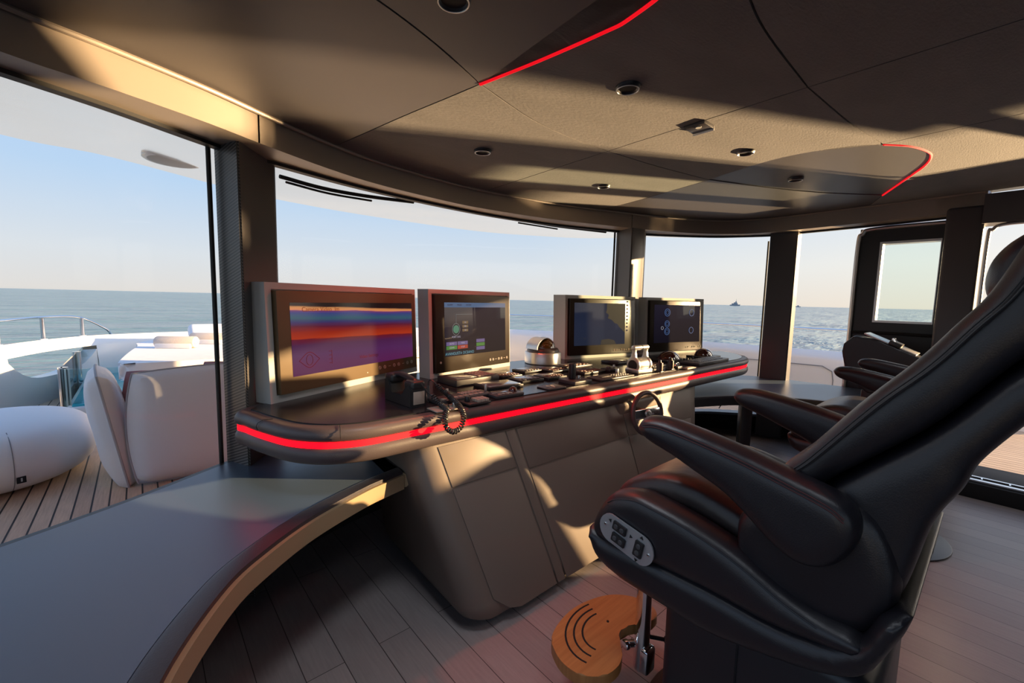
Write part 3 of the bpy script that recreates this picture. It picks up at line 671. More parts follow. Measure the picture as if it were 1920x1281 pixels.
# 1: big camera monitor
sm1 = screen_mat('thermal camera picture', [(0, (.09, .012, .075)), (.14, (.10, .015, .085)), (.30, (.085, .02, .10)), (.44, (.07, .014, .07)), (.52, (.14, .008, .02)), (.535, (.42, .035, .008)), (.62, (.30, .02, .008)), (.70, (.11, .01, .03)), (.76, (.04, .03, .13)), (.82, (.03, .10, .14)), (.89, (.04, .05, .20)), (.925, (.16, .04, .16)), (.935, (.75, .26, .10)), (.965, (.60, .25, .08)), (.985, (.03, .008, .012)), (1, (.012, .006, .006))], .85, .12, .05, tilt=-.06)
t, gl, D, GX, P = monitor('large silver-framed monitor showing purple and orange bands, leftmost on the console', (-.800, .492), (.026, .862),   .778, ZT, .085, .026, (.065, .962, .155, .885), 6, M_['bezel_sunlit'])
sc1 = quad('screen', P, *D, .0008, sm1, gl)
def ptext(name, s, size, m, P, x, z, parent, d=.0016):
    p = P(x, z, d); M = Matrix.Translation(p) @ Matrix.Rotation(R(90-2), 4, 'X'); return text(name, s, size, m, M, parent, .0001)
tm_dark = mat('dark caption', (.05, .005, .01), .6, spec=.05); tm_org = mat('orange caption', (.1, .01, 0), .6, emit=(.5, .12, .03), es=.35)
ptext('caption', 'Camera Video  Im', .026, tm_org, P, D[0]+.15, D[3]-.028, sc1)
ptext('caption', 'Video Settings', .022, tm_dark, P, D[0]+.42, D[2]+.04, sc1)
bm = BM()
for s in (1, -1): tube(bm, spline([P(D[0]+.03, D[2]+.06, .001), P(D[0]+.08, D[2]+.06+s*.032, .001), P(D[0]+.13, D[2]+.06, .001)], 6), .0012, 5)
tube(bm, [P(D[0]+.08+.016*math.cos(a), D[2]+.06+.022*math.sin(a), .001) for a in [k*math.pi/8 for k in range(16)]], .0012, 5, closed=True); obj('eye_symbol', bm, tm_dark, sc1)
bm = BM(); 
for k in range(4): tube(bm, [P(D[0]+.18, D[2]+.035+.017*k, .001), P(D[0]+.195, D[2]+.035+.017*k, .001)], .001, 5)
tube(bm, [P(D[0]+.195, D[2]+.03, .001), P(D[0]+.195, D[2]+.09, .001)], .001, 5); obj('scale_mark', bm, tm_dark, sc1)
icons(P, [GX[1]-.045-.036*k for k in range(8)][::-1], GX[2]+.034, .0075, gl, M_['key'])
bm = BM(); cyl(bm, P(GX[0]+.46, GX[2]+.022, .0005), .003, .002, 'Y', n=10); obj('pilot_lamp', bm, inkm, gl)
# 2: mimic page
dk = screen_mat('dark instrument page', [(0, (.006, .005, .010)), (.5, (.010, .008, .016)), (1, (.016, .013, .024))], .9, .03, .02)
t, gl, D, GX, P = monitor('silver-framed monitor with a green dial page, second from the left', (-.040, .605), (.611, .723), .778, ZT, .085, .022, (.10, .93, .20, .90), 6, M_['bezel'])
sc2 = quad('screen', P, *D, .0008, dk, gl)
lit = lambda n_, c, s=1: mat(n_, (.004, .004, .004), .5, spec=.04, emit=c, es=s)
blu, grn, rdm, pur, gry = lit('page header blue', (.09, .13, .22)), lit('green button', (.03, .16, .03)), lit('red button', (.30, .02, .015)), lit('violet button', (.09, .07, .20)), lit('grey line', (.16, .17, .17)); tel = lit('teal dial', (.03, .16, .11)); cap = lit('pale caption', (.35, .33, .42)); cyn = lit('cyan caption', (.10, .28, .36))
w_ = D[1]-D[0]; h_ = D[3]-D[2]
quad('header_bar', P, D[0], D[1], D[3]-h_*.09, D[3], .0012, blu, sc2)
for k in range(3): ptext('header_caption', ('ALARM', 'PAGES', 'SYSTEM')[k], .012, tm_dark, P, D[0]+w_*(.08+.14*k), D[3]-h_*.045, sc2, .0022)
bm = BM(); dcx, dcz = D[0]+w_*.165, D[2]+h_*.50
tube(bm, [P(dcx, dcz+.03, .0015), P(dcx, D[3]-h_*.22, .0015), P(D[0]+w_*.42, D[3]-h_*.22, .0015)], .0009, 5); obj('mimic_line', bm, gry, sc2)
bm = BM(); cyl(bm, P(dcx, dcz, .0012), .022, .002, 'Y', n=28); dl = obj('dial', bm, tel, sc2)
bm = BM(); tube(bm, [P(dcx+.028*math.cos(a), dcz+.032*math.sin(a), .0015) for a in [k*math.pi/14 for k in range(28)]], .0012, 5, closed=True); obj('dial_ring', bm, gry, dl)
for k in range(3): 
    q = quad('value_box', P, D[0]+w_*.26, D[0]+w_*.35, D[2]+h_*(.60-.075*k), D[2]+h_*(.65-.075*k), .0012, M_['black'], sc2); ptext('value', ('0.0', '000', '0.0')[k], .011, cap, P, D[0]+w_*.305, D[2]+h_*(.625-.075*k), q, .002)
ptext('caption', 'PORT D/G', .014, cap, P, dcx, D[2]+h_*.355, sc2)
for k, (s, mm_) in enumerate((('AUTO', pur), ('MAN', pur), ('CONN', grn), ('STOP', rdm))):
    x0 = D[0]+w_*(.02+.165*(k % 2)); z0 = D[2]+h_*(.20 if k < 2 else .125)
    q = quad('button', P, x0, x0+w_*.155, z0, z0+h_*.068, .0012, mm_, sc2); ptext('caption', s, .012, cap, P, x0+w_*.078, z0+h_*.034, q, .002)
for k in range(3): quad('button', P, D[0]+w_*.48, D[0]+w_*.62, D[2]+h_*(.07+.075*k), D[2]+h_*(.135+.075*k), .0012, (pur, grn, pur)[k], sc2)
ptext('caption', 'AVANGUSTA OCEANO', .021, cyn, P, D[0]+w_*.22, D[2]+h_*.045, sc2)
icons(P, [GX[1]-.03-.026*k for k in range(7)][::-1], GX[2]+.035, .006, gl, inkm)
bm = BM(); cyl(bm, P(GX[0]+.03, GX[2]+.055, .0005), .006, .003, 'Y', n=14); obj('knob', bm, M_['key'], gl)
# 3: chart monitor
bl = screen_mat('dim chart page', [(0, (.013, .018, .036)), (.5, (.014, .019, .040)), (1, (.010, .015, .034))], 1.0, .05, .02)
t, gl, D, GX, P = monitor('silver-framed monitor with a dim dark blue chart, third from the left', (1.145, .733), (1.83, .600), .778, ZT, .145, .022, (.06, .84, .17, .93), 6, M_['bezel'])
sc3 = quad('screen', P, *D, .0008, bl, gl)
bm = BM(); pts = [(1, 1), (.62, 1), (.62, .86), (.60, .78), (.66, .72), (.64, .64), (.72, .60), (.78, .52), (.84, .50), (.88, .42), (.92, .38), (.98, .3), (1, .28)]
vs = [bm.verts.new(P(D[0]+(D[1]-D[0])*x, D[2]+(D[3]-D[2])*z, .0014)) for x, z in pts]; f = bm.faces.new(vs); bmesh.ops.triangulate(bm, faces=[f]); obj('chart_coast', bm, lit('chart land', (.008, .009, .012)), sc3, False)
bm = BM(); pts = [(.50, 0), (.52, .12), (.66, .14), (.78, .10), (.82, 0)]
vs = [bm.verts.new(P(D[0]+(D[1]-D[0])*x, D[2]+(D[3]-D[2])*z, .0014)) for x, z in pts]; f = bm.faces.new(vs); obj('chart_coast', bm, lit('chart land low', (.007, .008, .014)), sc3, False)
for k in range(9): quad('side_key', P, D[1]+.014, D[1]+.030, D[2]+.10+.028*k, D[2]+.112+.028*k, .0010, lit('dim key', (.03, .025, .045)), gl)
icons(P, [GX[1]-.03-.026*k for k in range(8)][::-1], GX[2]+.026, .0065, gl, M_['key'])
# 4: gauge page
t, gl, D, GX, P = monitor('silver-framed monitor with round blue gauges, rightmost on the console', (1.925, .560), (2.600, .405), .778, ZT, .085, .020, (.07, .93, .17, .92), 6, M_['bezel'])
sc4 = quad('screen', P, *D, .0008, dk, gl)
w_ = D[1]-D[0]; h_ = D[3]-D[2]; gb = lit('blue gauge', (.05, .09, .20)); gw = lit('white gauge', (.35, .35, .40))
for k, (x, z, r, mm_) in enumerate(((.27, .80, .030, gb), (.27, .50, .026, gb), (.27, .30, .028, gb), (.17, .39, .013, gw), (.80, .80, .028, gb), (.80, .32, .026, gb))):
    bm = BM(); tube(bm, [P(D[0]+w_*x+r*math.cos(a), D[2]+h_*z+r*math.sin(a), .0014) for a in [q*math.pi/12 for q in range(24)]], r*.10, 5, closed=True)
    if k < 3: tube(bm, [P(D[0]+w_*x+r*.55*math.cos(a), D[2]+h_*z+r*.55*math.sin(a), .0014) for a in [q*math.pi/12 for q in range(24)]], r*.07, 5, closed=True)
    obj('gauge', bm, mm_, sc4)
icons(P, [GX[1]-.03-.026*k for k in range(8)][::-1], GX[2]+.028, .006, gl, inkm)

# ================================================================ pilot chairs
def chair_poly(name, prof, s0, s1, m, parent, vox=.009, it=8, pil=.0, mid=.27, fac=.5):
    """side outline (t = towards the back, z) swept across s0..s1; pil = how far the side faces swell"""
    Q = [(v.x, v.y) for v in spline([(a, b, 0) for a, b in prof], 4, closed=True)]
    bm = BM(); rings = []; r = min(.03, (s1-s0)/2*.8)
    for s, ins in ((s0, r*.9+pil), (s0+r*.25+pil*.3, r*.25+pil*.3), (s0+r+pil, 0), (s1-r-pil, 0), (s1-r*.25-pil*.3, r*.25+pil*.3), (s1, r*.9+pil)):
        P = offset(Q, ins) if ins else Q
        rings.append([bm.verts.new((s-.31, -(p[0]-.33), p[1])) for p in P])
    for a, b in zip(rings, rings[1:]):
        for i in range(len(a)): bm.faces.new((a[i], a[(i+1) % len(a)], b[(i+1) % len(a)], b[i]))
    for q in (rings[0], rings[-1]):
        f = bm.faces.new(q); bmesh.ops.triangulate(bm, faces=[f])
    o = obj(name, bm, m, parent)
    return soft(o, vox, it, fac)
def line_on_side(bm, pts, s, r, m=5):
    return tube(bm, [Vector((s-.31, -(p.x-.33), p.y)) for p in spline([(a, b, 0) for a, b in pts], m)], r, 6)
def make_chair():
    t = thing('pilot_chair', 'large black leather pilot chair in the right foreground, on a dark pedestal', 'chair', (.04, -.96, 0), 0, 'pilot chairs at the helm')
    lt = M_['leather']
    bm = BM(); box(bm, (.0, -.05, .24), (.36, .44, .46), bev=.03, seg=3); ped = obj('pedestal', bm, M_['graphite2'], t)
    bm = BM(); box(bm, (-.181, -.02, .24), (.003, .004, .42)); obj('panel_gap', bm, M_['black'], ped)
    bm = BM(); cyl(bm, (.0, -.03, .006), .30, .012, n=48, bev=.004); obj('base_plate', bm, M_['graphite2'], ped)
    chair_poly('base_shell', [(-.009, .59), (-.010, .559), (.016, .510), (.08, .486), (.16, .480), (.277, .475), (.337, .477), (.44, .50), (.527, .525), (.585, .558), (.612, .61), (.64, .70), (.60, .68), (.575, .62), (.52, .592), (.435, .580), (.33, .584), (.2, .580), (.05, .575)], .0, .62, lt, t, .010, 6)
    for s0, nm in ((.0, 'port'), (.525, 'stbd')):
        p = chair_poly('side_bolster', [(.002, .595), (.016, .642), (.044, .686), (.074, .710), (.129, .727), (.18, .725), (.254, .716), (.326, .701), (.389, .681), (.458, .651), (.519, .634), (.566, .634), (.60, .61), (.568, .588), (.522, .578), (.435, .568), (.33, .572), (.204, .568), (.03, .562)], s0, s0+.095, lt, t, .008, 5, .004)
        s_ = s0+.006 if nm == 'port' else s0+.089
        bm = BM(); top = [(.055, .678), (.078, .694), (.13, .711), (.18, .709), (.254, .700), (.326, .685), (.389, .665), (.458, .635), (.519, .618)]
        for dz in (0, .007): line_on_side(bm, [(a, b-dz) for a, b in top], s_, .0016)
        obj('stitching', bm, M_['dark'], p)
    chair_poly('seat_cushion', [(.0, .62), (.02, .68), (.06, .72), (.12, .752), (.19, .770), (.26, .765), (.35, .742), (.42, .715), (.50, .69), (.5, .60), (.2, .58), (.03, .58)], .085, .535, M_['leather2'], t, .009, 6, .006)
    bm = BM(); tube(bm, [(-.2, .075, .757), (-.1, .08, .767), (.1, .08, .767), (.2, .075, .757)], .0022, 6); obj('seam', bm, M_['dark'], t)
    chair_poly('backrest', [(.40, .76), (.405, .83), (.427, .883), (.459, .919), (.54, 1.035), (.603, 1.115), (.645, 1.18), (.67, 1.217), (.688, 1.259), (.715, 1.33), (.77, 1.45), (.82, 1.47), (.84, 1.40), (.80, 1.27), (.735, 1.155), (.716, 1.130), (.70, 1.108), (.657, 1.043), (.615, .990), (.552, .924), (.494, .862), (.46, .79)], .045, .575, lt, t, .010, 6, .006)
    chair_poly('back_shell', [(.43, .80), (.494, .856), (.552, .918), (.615, .984), (.657, 1.037), (.70, 1.102), (.74, 1.15), (.81, 1.27), (.85, 1.40), (.90, 1.38), (.87, 1.25), (.80, 1.13), (.738, 1.045), (.708, .997), (.686, .955), (.676, .915), (.655, .87), (.642, .825), (.632, .766), (.618, .70), (.59, .64), (.54, .60), (.47, .63), (.42, .70)], .052, .568, lt, t, .010, 6, .006)
    for s0 in (.03, .50):
        chair_poly('back_lobe', [(.362, .765), (.353, .711), (.370, .653), (.415, .614), (.464, .606), (.542, .604), (.60, .64), (.62, .74), (.58, .84), (.50, .86), (.42, .83)], s0, s0+.09, lt, t, .009, 6, .008)
    chair_poly('headrest', [(.70, 1.20), (.672, 1.222), (.666, 1.25), (.670, 1.28), (.683, 1.306), (.705, 1.328), (.75, 1.36), (.80, 1.38), (.84, 1.33), (.80, 1.21)], .15, .47, lt, t, .009, 6, .008)
    bm = BM(); st = [(.447, .886), (.477, .922), (.558, 1.037), (.621, 1.115), (.663, 1.180), (.69, 1.22), (.71, 1.262)]
    for d in (0, .007): line_on_side(bm, [(a+d, b-.004) for a, b in st], .0445, .0017)
    obj('stitching', bm, M_['dark'], t)
    ap = [(.135, .916), (.130, .898), (.155, .872), (.221, .852), (.271, .833), (.337, .808), (.381, .779), (.422, .747), (.451, .730), (.479, .720), (.515, .727), (.542, .751), (.560, .787), (.566, .822), (.555, .852), (.53, .870), (.458, .888), (.362, .910), (.248, .929), (.19, .934), (.15, .928)]
    for s0, nm in ((-.012, 'port'), (.544, 'stbd')):
        a = chair_poly('armrest', ap, s0, s0+.088, lt, t, .008, 7, .004); a['side'] = nm
        bm = BM(); so = s0+.003 if nm == 'port' else s0+.085
        tp_ = [(.155, .913), (.19, .920), (.248, .914), (.362, .895), (.458, .872), (.52, .855), (.545, .840)]
        for d in (0, .006): line_on_side(bm, [(x, z-d) for x, z in tp_], so, .0015)
        obj('stitching', bm, M_['stitchred'], a)
    # control plate with rocker switches on the port bolster
    # long axis of the plate follows the bolster slope
    pl = bpy.data.objects.new('control_plate', None); pl.location = (-.2845, -(.102-.33), .607); pl.rotation_euler = (0, R(0), 0); link(pl, t)
    ang = R(-12)   # slopes down towards the back
    def pv(a, b, d=0):   # a along, b up
        ca, sa = math.cos(ang), math.sin(ang); tt = a*ca - b*sa*1.0; zz = a*sa + b*ca
        return Vector((-d, -tt, zz))
    bm = BM(); prof = []
    for k in range(24):
        an = 2*math.pi*k/24; cxx = .043 if math.cos(an) > 0 else -.043; prof.append(pv(cxx+.036*math.cos(an), .038*math.sin(an)))
    f = [bm.verts.new(v) for v in prof]; f2 = [bm.verts.new(v+Vector((-.004, 0, 0))) for v in prof]
    bm.faces.new(f); bm.faces.new(f2[::-1])
    for k in range(24): bm.faces.new((f[k], f[(k+1) % 24], f2[(k+1) % 24], f2[k]))
    me = mesh_from(bm, 'control_plate'); me.materials.append(M_['plate']); bpy.data.objects.remove(pl)
    pl = bpy.data.objects.new('control_plate', me); pl.location = (-.3135, -(.122-.33), .613); link(pl, t); tag(pl, 'polished plate with rocker switches')
    Mr = Matrix.Rotation(-ang, 4, 'X')
    def sw(a, b, la, lb):
        c = pv(a, b, .006); bm = BM(); q = BM()
        bmesh.ops.create_cube(bm, size=1, matrix=Matrix.Translation(c) @ Mr @ Matrix.Diagonal((.008, la, lb, 1)))
        bmesh.ops.bevel(bm, geom=list(bm.edges), offset=.0018, segments=2, affect='EDGES')
        q.free(); o = obj('rocker_switch', bm, M_['plastic'], pl)
        bm = BM(); 
        for sg in (1, -1):
            d = pv(sg*la*.22, 0) if la > lb else pv(0, sg*lb*.22)
            cyl(bm, c + d + Vector((-.0045, 0, 0)), min(la, lb)*.26, .003, 'X', n=14, bev=.0008)
        obj('rocker_pad', bm, M_['key2'], o)
    sw(-.020, .017, .040, .024); sw(-.016, -.014, .040, .024); sw(.040, 0, .024, .042)
    for a in (-.062, .066):
        bm = BM(); cyl(bm, pv(a, .002, .005), .0035, .003, 'X', n=12, bev=.0008); obj('screw', bm, M_['chrome'], pl)
    for a, b, up in ((-.050, .020, 0), (.012, .016, 2), (.040, .031, 1), (.040, -.031, 3)):
        bm = BM(); d = {0: (-1, 0), 1: (0, 1), 2: (1, 0), 3: (0, -1)}[up]
        v = [pv(a+d[0]*.006, b+d[1]*.006, .0045), pv(a-d[0]*.002+d[1]*.005, b-d[1]*.002+d[0]*.005, .0045), pv(a-d[0]*.002-d[1]*.005, b-d[1]*.002-d[0]*.005, .0045)]
        v2 = [q_+Vector((-.0008, 0, 0)) for q_ in v]; A_ = [bm.verts.new(x) for x in v]; B_ = [bm.verts.new(x) for x in v2]
        bm.faces.new(A_); bm.faces.new(B_[::-1]); [bm.faces.new((A_[i], A_[(i+1) % 3], B_[(i+1) % 3], B_[i])) for i in range(3)]
        obj('arrow_mark', bm, M_['black'], pl)
    return t
M_['graphite2'] = mat('dark pedestal paint', (.020, .020, .024), .4)
M_['stitchred'] = mat('dark red thread', (.05, .010, .012), .6)
M_['key2'] = mat('grey rocker pad', (.06, .06, .065), .3)
ch1 = make_chair()
ch2 = copy_tree(ch1); ch2['label'] = 'second black leather pilot chair farther back, mostly hidden by the first chair'
ch2.location = (1.81, -.935, -.085)
for c in list(ch2.children):
    if c.name.startswith('pedestal'):
        c.scale.z = .82; c.location.z = .085
    if c.name.startswith('armrest'): c.location.z = .055; c.location.y = -.04
# footrest of the front chair
fr_ = bpy.data.objects.new('footrest', None)
def toL(x, y):
    return (x-.04, y+.96)
bp_ = [(-.312, -.560), (-.285, -.525), (-.225, -.500), (-.146, -.488), (-.06, -.500), (.01, -.53), (.055, -.58), (.07, -.64), (.04, -.68), (-.015, -.675), (-.05, -.655), (-.09, -.640), (-.135, -.655), (-.165, -.690), (-.215, -.712), (-.275, -.705), (-.318, -.665), (-.328, -.61)]
bq = [toL(v.x, v.y) for v in spline([(a, b, 0) for a, b in bp_], 4, closed=True)]
bm = BM(); prism(bm, bq, .172, .205, bev=.004); bmesh.ops.triangulate(bm, faces=[f for f in bm.faces if len(f.verts) > 4])
fo = obj('footrest', bm, M_['board'], ch1); tag(fo, 'round oiled timber footrest with three curved grip strips')
for k, rr in enumerate((.145, .118, .090)):
    cxx, cyy = -.13, -.62
    P = [toL(cxx + rr*1.05*math.cos(a), cyy + rr*.80*math.sin(a)) for a in [R(75 + 120*i/16) for i in range(17)]]
    bm = BM(); tube(bm, [(p[0], p[1], .2045) for p in P], .0035, 6, flat=.5); obj('grip_strip', bm, M_['black'], fo)
bm = BM(); q = toL(-.105, -.595); cyl(bm, (*q, .2055), .004, .003, n=12); obj('screw_hole', bm, M_['dark'], fo)
px_, py_ = toL(-.052, -.685)
bm = BM(); tube(bm, [(px_, py_, .085), (px_, py_, .50)], .023, 18); o = obj('footrest_post', bm, M_['chrome'], ch1); tag(o, 'chrome footrest post')
bm = BM(); box(bm, (px_, py_-.02, .125), (.05, .03, .08), bev=.01, seg=3); obj('post_foot', bm, M_['chrome'], o)
a_, b_ = toL(-.035, -.70), toL(.01, -.735); bm = BM(); tube(bm, [(*a_, .185), (*b_, .172)], .006, 10); q_ = toL(.012, -.737); cyl(bm, (*q_, .171), .012, .022, (b_[0]-a_[0], b_[1]-a_[1], -.013), n=16, bev=.003); obj('clamp_handle', bm, M_['black'], ch1)
a_, b_ = toL(-.075, -.67), toL(-.10, -.66); bm = BM(); tube(bm, [(*a_, .165), (*b_, .170)], .011, 12); cyl(bm, (*b_, .168), .015, .014, (b_[0]-a_[0], b_[1]-a_[1], 0), n=14, bev=.003); obj('hinge', bm, M_['chrome'], ch1)

# wing control station by the door, and a chrome floor bollard
ws = thing('wing_control_station', 'dark tilted control pod by the starboard door with a shiny sloping top', 'control station', (2.58, -.785, 0), 0)
bm = BM(); V = [(0, .180, .95), (0, .188, .89), (0, .15, .72), (0, .03, .62), (0, -.30, .60), (0, -.32, .84), (0, -.21, .895), (0, .0, .985), (0, .13, 1.005)]
for sgn in (0, 1): pass
a = [bm.verts.new((v[0]-.0, v[1], v[2])) for v in V]; b2 = [bm.verts.new((v[0]+.22, v[1]+.02, v[2])) for v in V]
for i in range(len(a)): bm.faces.new((a[i], a[(i+1) % len(a)], b2[(i+1) % len(a)], b2[i]))
bm.faces.new(a[::-1]); bm.faces.new(b2); o = obj('pod', bm, M_['leather'], ws); soft(o, .009, 4)
bm = BM(); box(bm, (.11, -.06, .965), (.18, .30, .010), bev=.003, tilt=R(24)); obj('control_panel', bm, M_['alu'], ws)
bm = BM(); box(bm, (.06, -.09, .965), (.10, .07, .03), bev=.006, tilt=R(24)); obj('lever_unit', bm, M_['plastic'], ws)
bm = BM(); tube(bm, [(.02, -.09, .965), (.02, -.075, 1.0), (.10, -.075, 1.0), (.10, -.09, .965)], .006, 8); obj('lever', bm, M_['chrome'], ws)
bm = BM(); box(bm, (.12, .0, .32), (.12, .14, .62), bev=.01); obj('column', bm, M_['dark'], ws)
bl_ = thing('floor_fitting', 'small polished oval fitting on the floor behind the front chair', 'floor fitting', (.985, -1.135, 0))
bm = BM(); lathe(bm, [(.06, 0), (.062, .006), (.05, .018), (.02, .026), (.004, .027)], n=32)
for v in bm.verts: v.co.x *= 1.0; v.co.y *= .75
obj('dome', bm, M_['chrome'], bl_); bm = BM(); lathe(bm, [(.068, 0), (.068, .004), (.06, .005)], n=32)
for v in bm.verts: v.co.y *= .75
obj('flange', bm, M_['dark'], bl_)

# ================================================================ instruments on the desk
DZ = .7795
def device(name, label, cat, x, y, sx, sy, h=.018, rz=0, m=None, tilt=0, group=None, bev=.004):
    t = thing(name, label, cat, (x, y, DZ), rz, group)
    bm = BM(); box(bm, (0, 0, h/2), (sx, sy, h), bev=min(bev, h*.4)); o = obj('body', bm, m or M_['graphite'], t)
    return t
def keys(t, x0, x1, y0, y1, nx, ny, z, m=None, gap=.25, h=.005):
    dx, dy = (x1-x0)/nx, (y1-y0)/ny; first = None
    for i in range(nx):
        for j in range(ny):
            if first is None:
                bm = BM(); box(bm, (0, 0, 0), (dx*(1-gap), dy*(1-gap), h), bev=.0012); first = obj('key', bm, m or M_['key'], t); o = first
            else: o = first.copy(); col.objects.link(o)
            o.location = (x0+dx*(i+.5), y0+dy*(j+.5), z+h/2-.001)
def scr(t, x, y, sx, sy, z, m=None):
    bm = BM(); box(bm, (x, y, z), (sx, sy, .002), bev=.0005); obj('screen', bm, m or M_['lcd'], t)
def kn(t, x, y, r, h, z, m=None, name='knob'):
    bm = BM(); cyl(bm, (x, y, z+h/2), r, h, r2=r*.85, n=20, bev=r*.15); obj(name, bm, m or M_['plastic'], t)
# handset in its cradle
t = thing('radio_handset', 'black radio handset resting in its cradle in front of the large monitor', 'telephone', (-.372, .232, DZ), R(4))
bm = BM(); P = [(-.100, 0), (.100, 0), (.100, .085), (.088, .094), (.06, .075), (.045, .035), (-.03, .035), (-.055, .072), (-.075, .082), (-.100, .07)]
a = [bm.verts.new((-.036, y, z)) for y, z in P]; b2 = [bm.verts.new((.036, y, z)) for y, z in P]
for i in range(len(a)): bm.faces.new((a[i], a[(i+1) % len(a)], b2[(i+1) % len(a)], b2[i]))
f1, f2 = bm.faces.new(a[::-1]), bm.faces.new(b2); bmesh.ops.bevel(bm, geom=list(set(f1.edges) | set(f2.edges)), offset=.003, segments=2, affect='EDGES'); obj('cradle', bm, M_['plastic'], t)
bm = BM(); box(bm, (0, .078, .092), (.064, .062, .034), bev=.010, seg=3); box(bm, (0, -.070, .083), (.060, .066, .034), bev=.010, seg=3)
tube(bm, spline([(0, .07, .104), (0, .02, .109), (0, -.04, .102), (0, -.07, .094)], 5), .016, 12, flat=.75); o = obj('handset', bm, M_['plastic'], t); soft(o, .003, 4)
bm = BM(); cyl(bm, (.037, -.075, .032), .024, .004, 'X', n=24); obj('chrome_disc', bm, M_['alu'], t)
bm = BM(); box(bm, (0, -.1005, .035), (.05, .003, .05), bev=.001); obj('front_plate', bm, M_['key'], t)
# coiled cord, over the desk edge and back to its socket
cp = [(-.365, .115, .872), (-.345, .10, .840), (-.325, .075, .815), (-.318, .045, .797), (-.325, .0, .791), (-.348, -.03, .776), (-.362, -.052, .755), (-.352, -.060, .733), (-.325, -.060, .722), (-.298, -.060, .738), (-.282, -.050, .768), (-.272, -.01, .795), (-.262, .05, .808), (-.258, .10, .822), (-.262, .141, .836), (-.270, .160, .850)]
path = resample(spline(cp, 8), 900)
ct = thing('coiled_cord', 'black coiled telephone cord hanging in a loop over the desk edge', 'cord', (-.29, .19, DZ))
bm = BM(); hp = []; turns = 54
for i, p in enumerate(path[90:]):
    k = i+90; tn = (path[min(k+1, 899)]-path[k-1]).normalized(); s = tn.cross(Vector((0, 0, 1))); s = s.normalized() if s.length > .05 else Vector((1, 0, 0)); q = s.cross(tn)
    an = 2*math.pi*turns*i/810; hp.append(p + (s*math.cos(an)+q*math.sin(an))*.0078 - Vector((-.29, .19, DZ)))
tube(bm, hp, .0034, 6); obj('coil', bm, M_['plastic'], ct)
bm = BM(); O_ = Vector((-.29, .19, DZ)); tube(bm, [p-O_ for p in path[:95]], .0028, 8); tube(bm, [p-O_ for p in spline([path[-1], (-.276, .172, .862), (-.284, .186, .868), (-.291, .19, .858), (-.291, .19, .84)], 5)], .0026, 8); obj('lead', bm, M_['plastic'], ct)
bm = BM(); lathe(bm, [(.010, 0), (.011, .012), (.008, .03), (.006, .055), (.0035, .066)], n=16); obj('strain_relief', bm, M_['graphite'], ct)
kn(ct, .0, .0, .014, .006, 0, M_['dark'], 'socket')
# the flat and low instruments
t = device('vhf_control_unit', 'wide black radio unit with grey screen and pale keypad, under the second monitor', 'radio unit', .085, .435, .27, .165, .034, R(2)); scr(t, -.055, .0, .125, .12, .035); keys(t, .015, .125, -.06, .07, 5, 5, .034)
t = device('control_keyboard', 'thin key strip unit beside the coiled cord with two small levers', 'keypad', -.155, .150, .28, .085, .016, R(3)); keys(t, -.12, .10, -.035, -.012, 8, 1, .016); keys(t, .0, .11, .0, .036, 6, 3, .016)
for x in (-.06, .125): kn(t, x, .02 if x < 0 else -.01, .006, .032, .016, M_['alu'], 'lever')
t = device('touch_tablet', 'grey blank touch tablet lying tilted beside the radio unit', 'tablet', .125, .245, .205, .135, .018, R(-4), M_['plastic']); scr(t, 0, 0, .185, .115, .019)
t = device('trackball_pad', 'small black pad with a shiny trackball at the desk edge', 'trackball', .035, .095, .155, .095, .014, R(-2)); bm = BM(); bmesh.ops.create_uvsphere(bm, u_segments=20, v_segments=12, radius=.020, matrix=Matrix.Translation((.05, .0, .014))); obj('ball', bm, M_['maroon'], t); keys(t, -.06, .02, -.04, -.02, 4, 1, .014, M_['alu']); scr(t, -.025, .015, .08, .04, .015)
t = device('joystick_unit', 'low black joystick unit with bright square buttons in front of the key strip', 'joystick unit', -.155, .055, .11, .08, .010, 0, M_['plastic']); keys(t, -.01, .05, -.035, .015, 3, 3, .010, M_['key'], .15, .012); kn(t, -.03, .01, .012, .02, .010, None, 'stick')
t = device('dial_plate', 'thin bronze plate with a single knob under the coiled cord', 'dial plate', -.300, .045, .12, .075, .006, 0, M_['bronze']); kn(t, 0, 0, .016, .012, .006); kn(t, .03, -.015, .008, .018, .006, M_['alu'], 'button')
specs = [('keypad_unit', 'square keypad unit with brown keys behind the radio unit', 'keypad', .335, .445, .145, .13, 'k'),
 ('display_unit', 'square black unit with a small reflecting screen beside the grey tablet', 'display unit', .345, .288, .155, .12, 's'),
 ('display_unit', 'square black unit with a reflecting screen nearest the silver compass', 'display unit', .545, .492, .14, .115, 's'),
 ('keypad_unit', 'square keypad unit between the black throttle block and the rear screen unit', 'keypad', .515, .275, .145, .12, 'k'),
 ('keypad_unit', 'square keypad unit behind the black lever block, toward the compass', 'keypad', .69, .42, .14, .13, 'k'),
 ('instrument_panel', 'flat switch panel with small lit switches under the third monitor', 'switch panel', .93, .47, .26, .12, 'k'),
 ('instrument_panel', 'flat switch panel with tiny knobs left of the silver throttle', 'switch panel', .83, .275, .20, .13, 'k'),
 ('display_unit', 'dark display unit under the fourth monitor behind the silver throttle', 'display unit', 1.36, .42, .22, .14, 's'),
 ('instrument_panel', 'flat switch panel with dark keys right of the silver throttle', 'switch panel', 1.38, .20, .20, .15, 'k')]
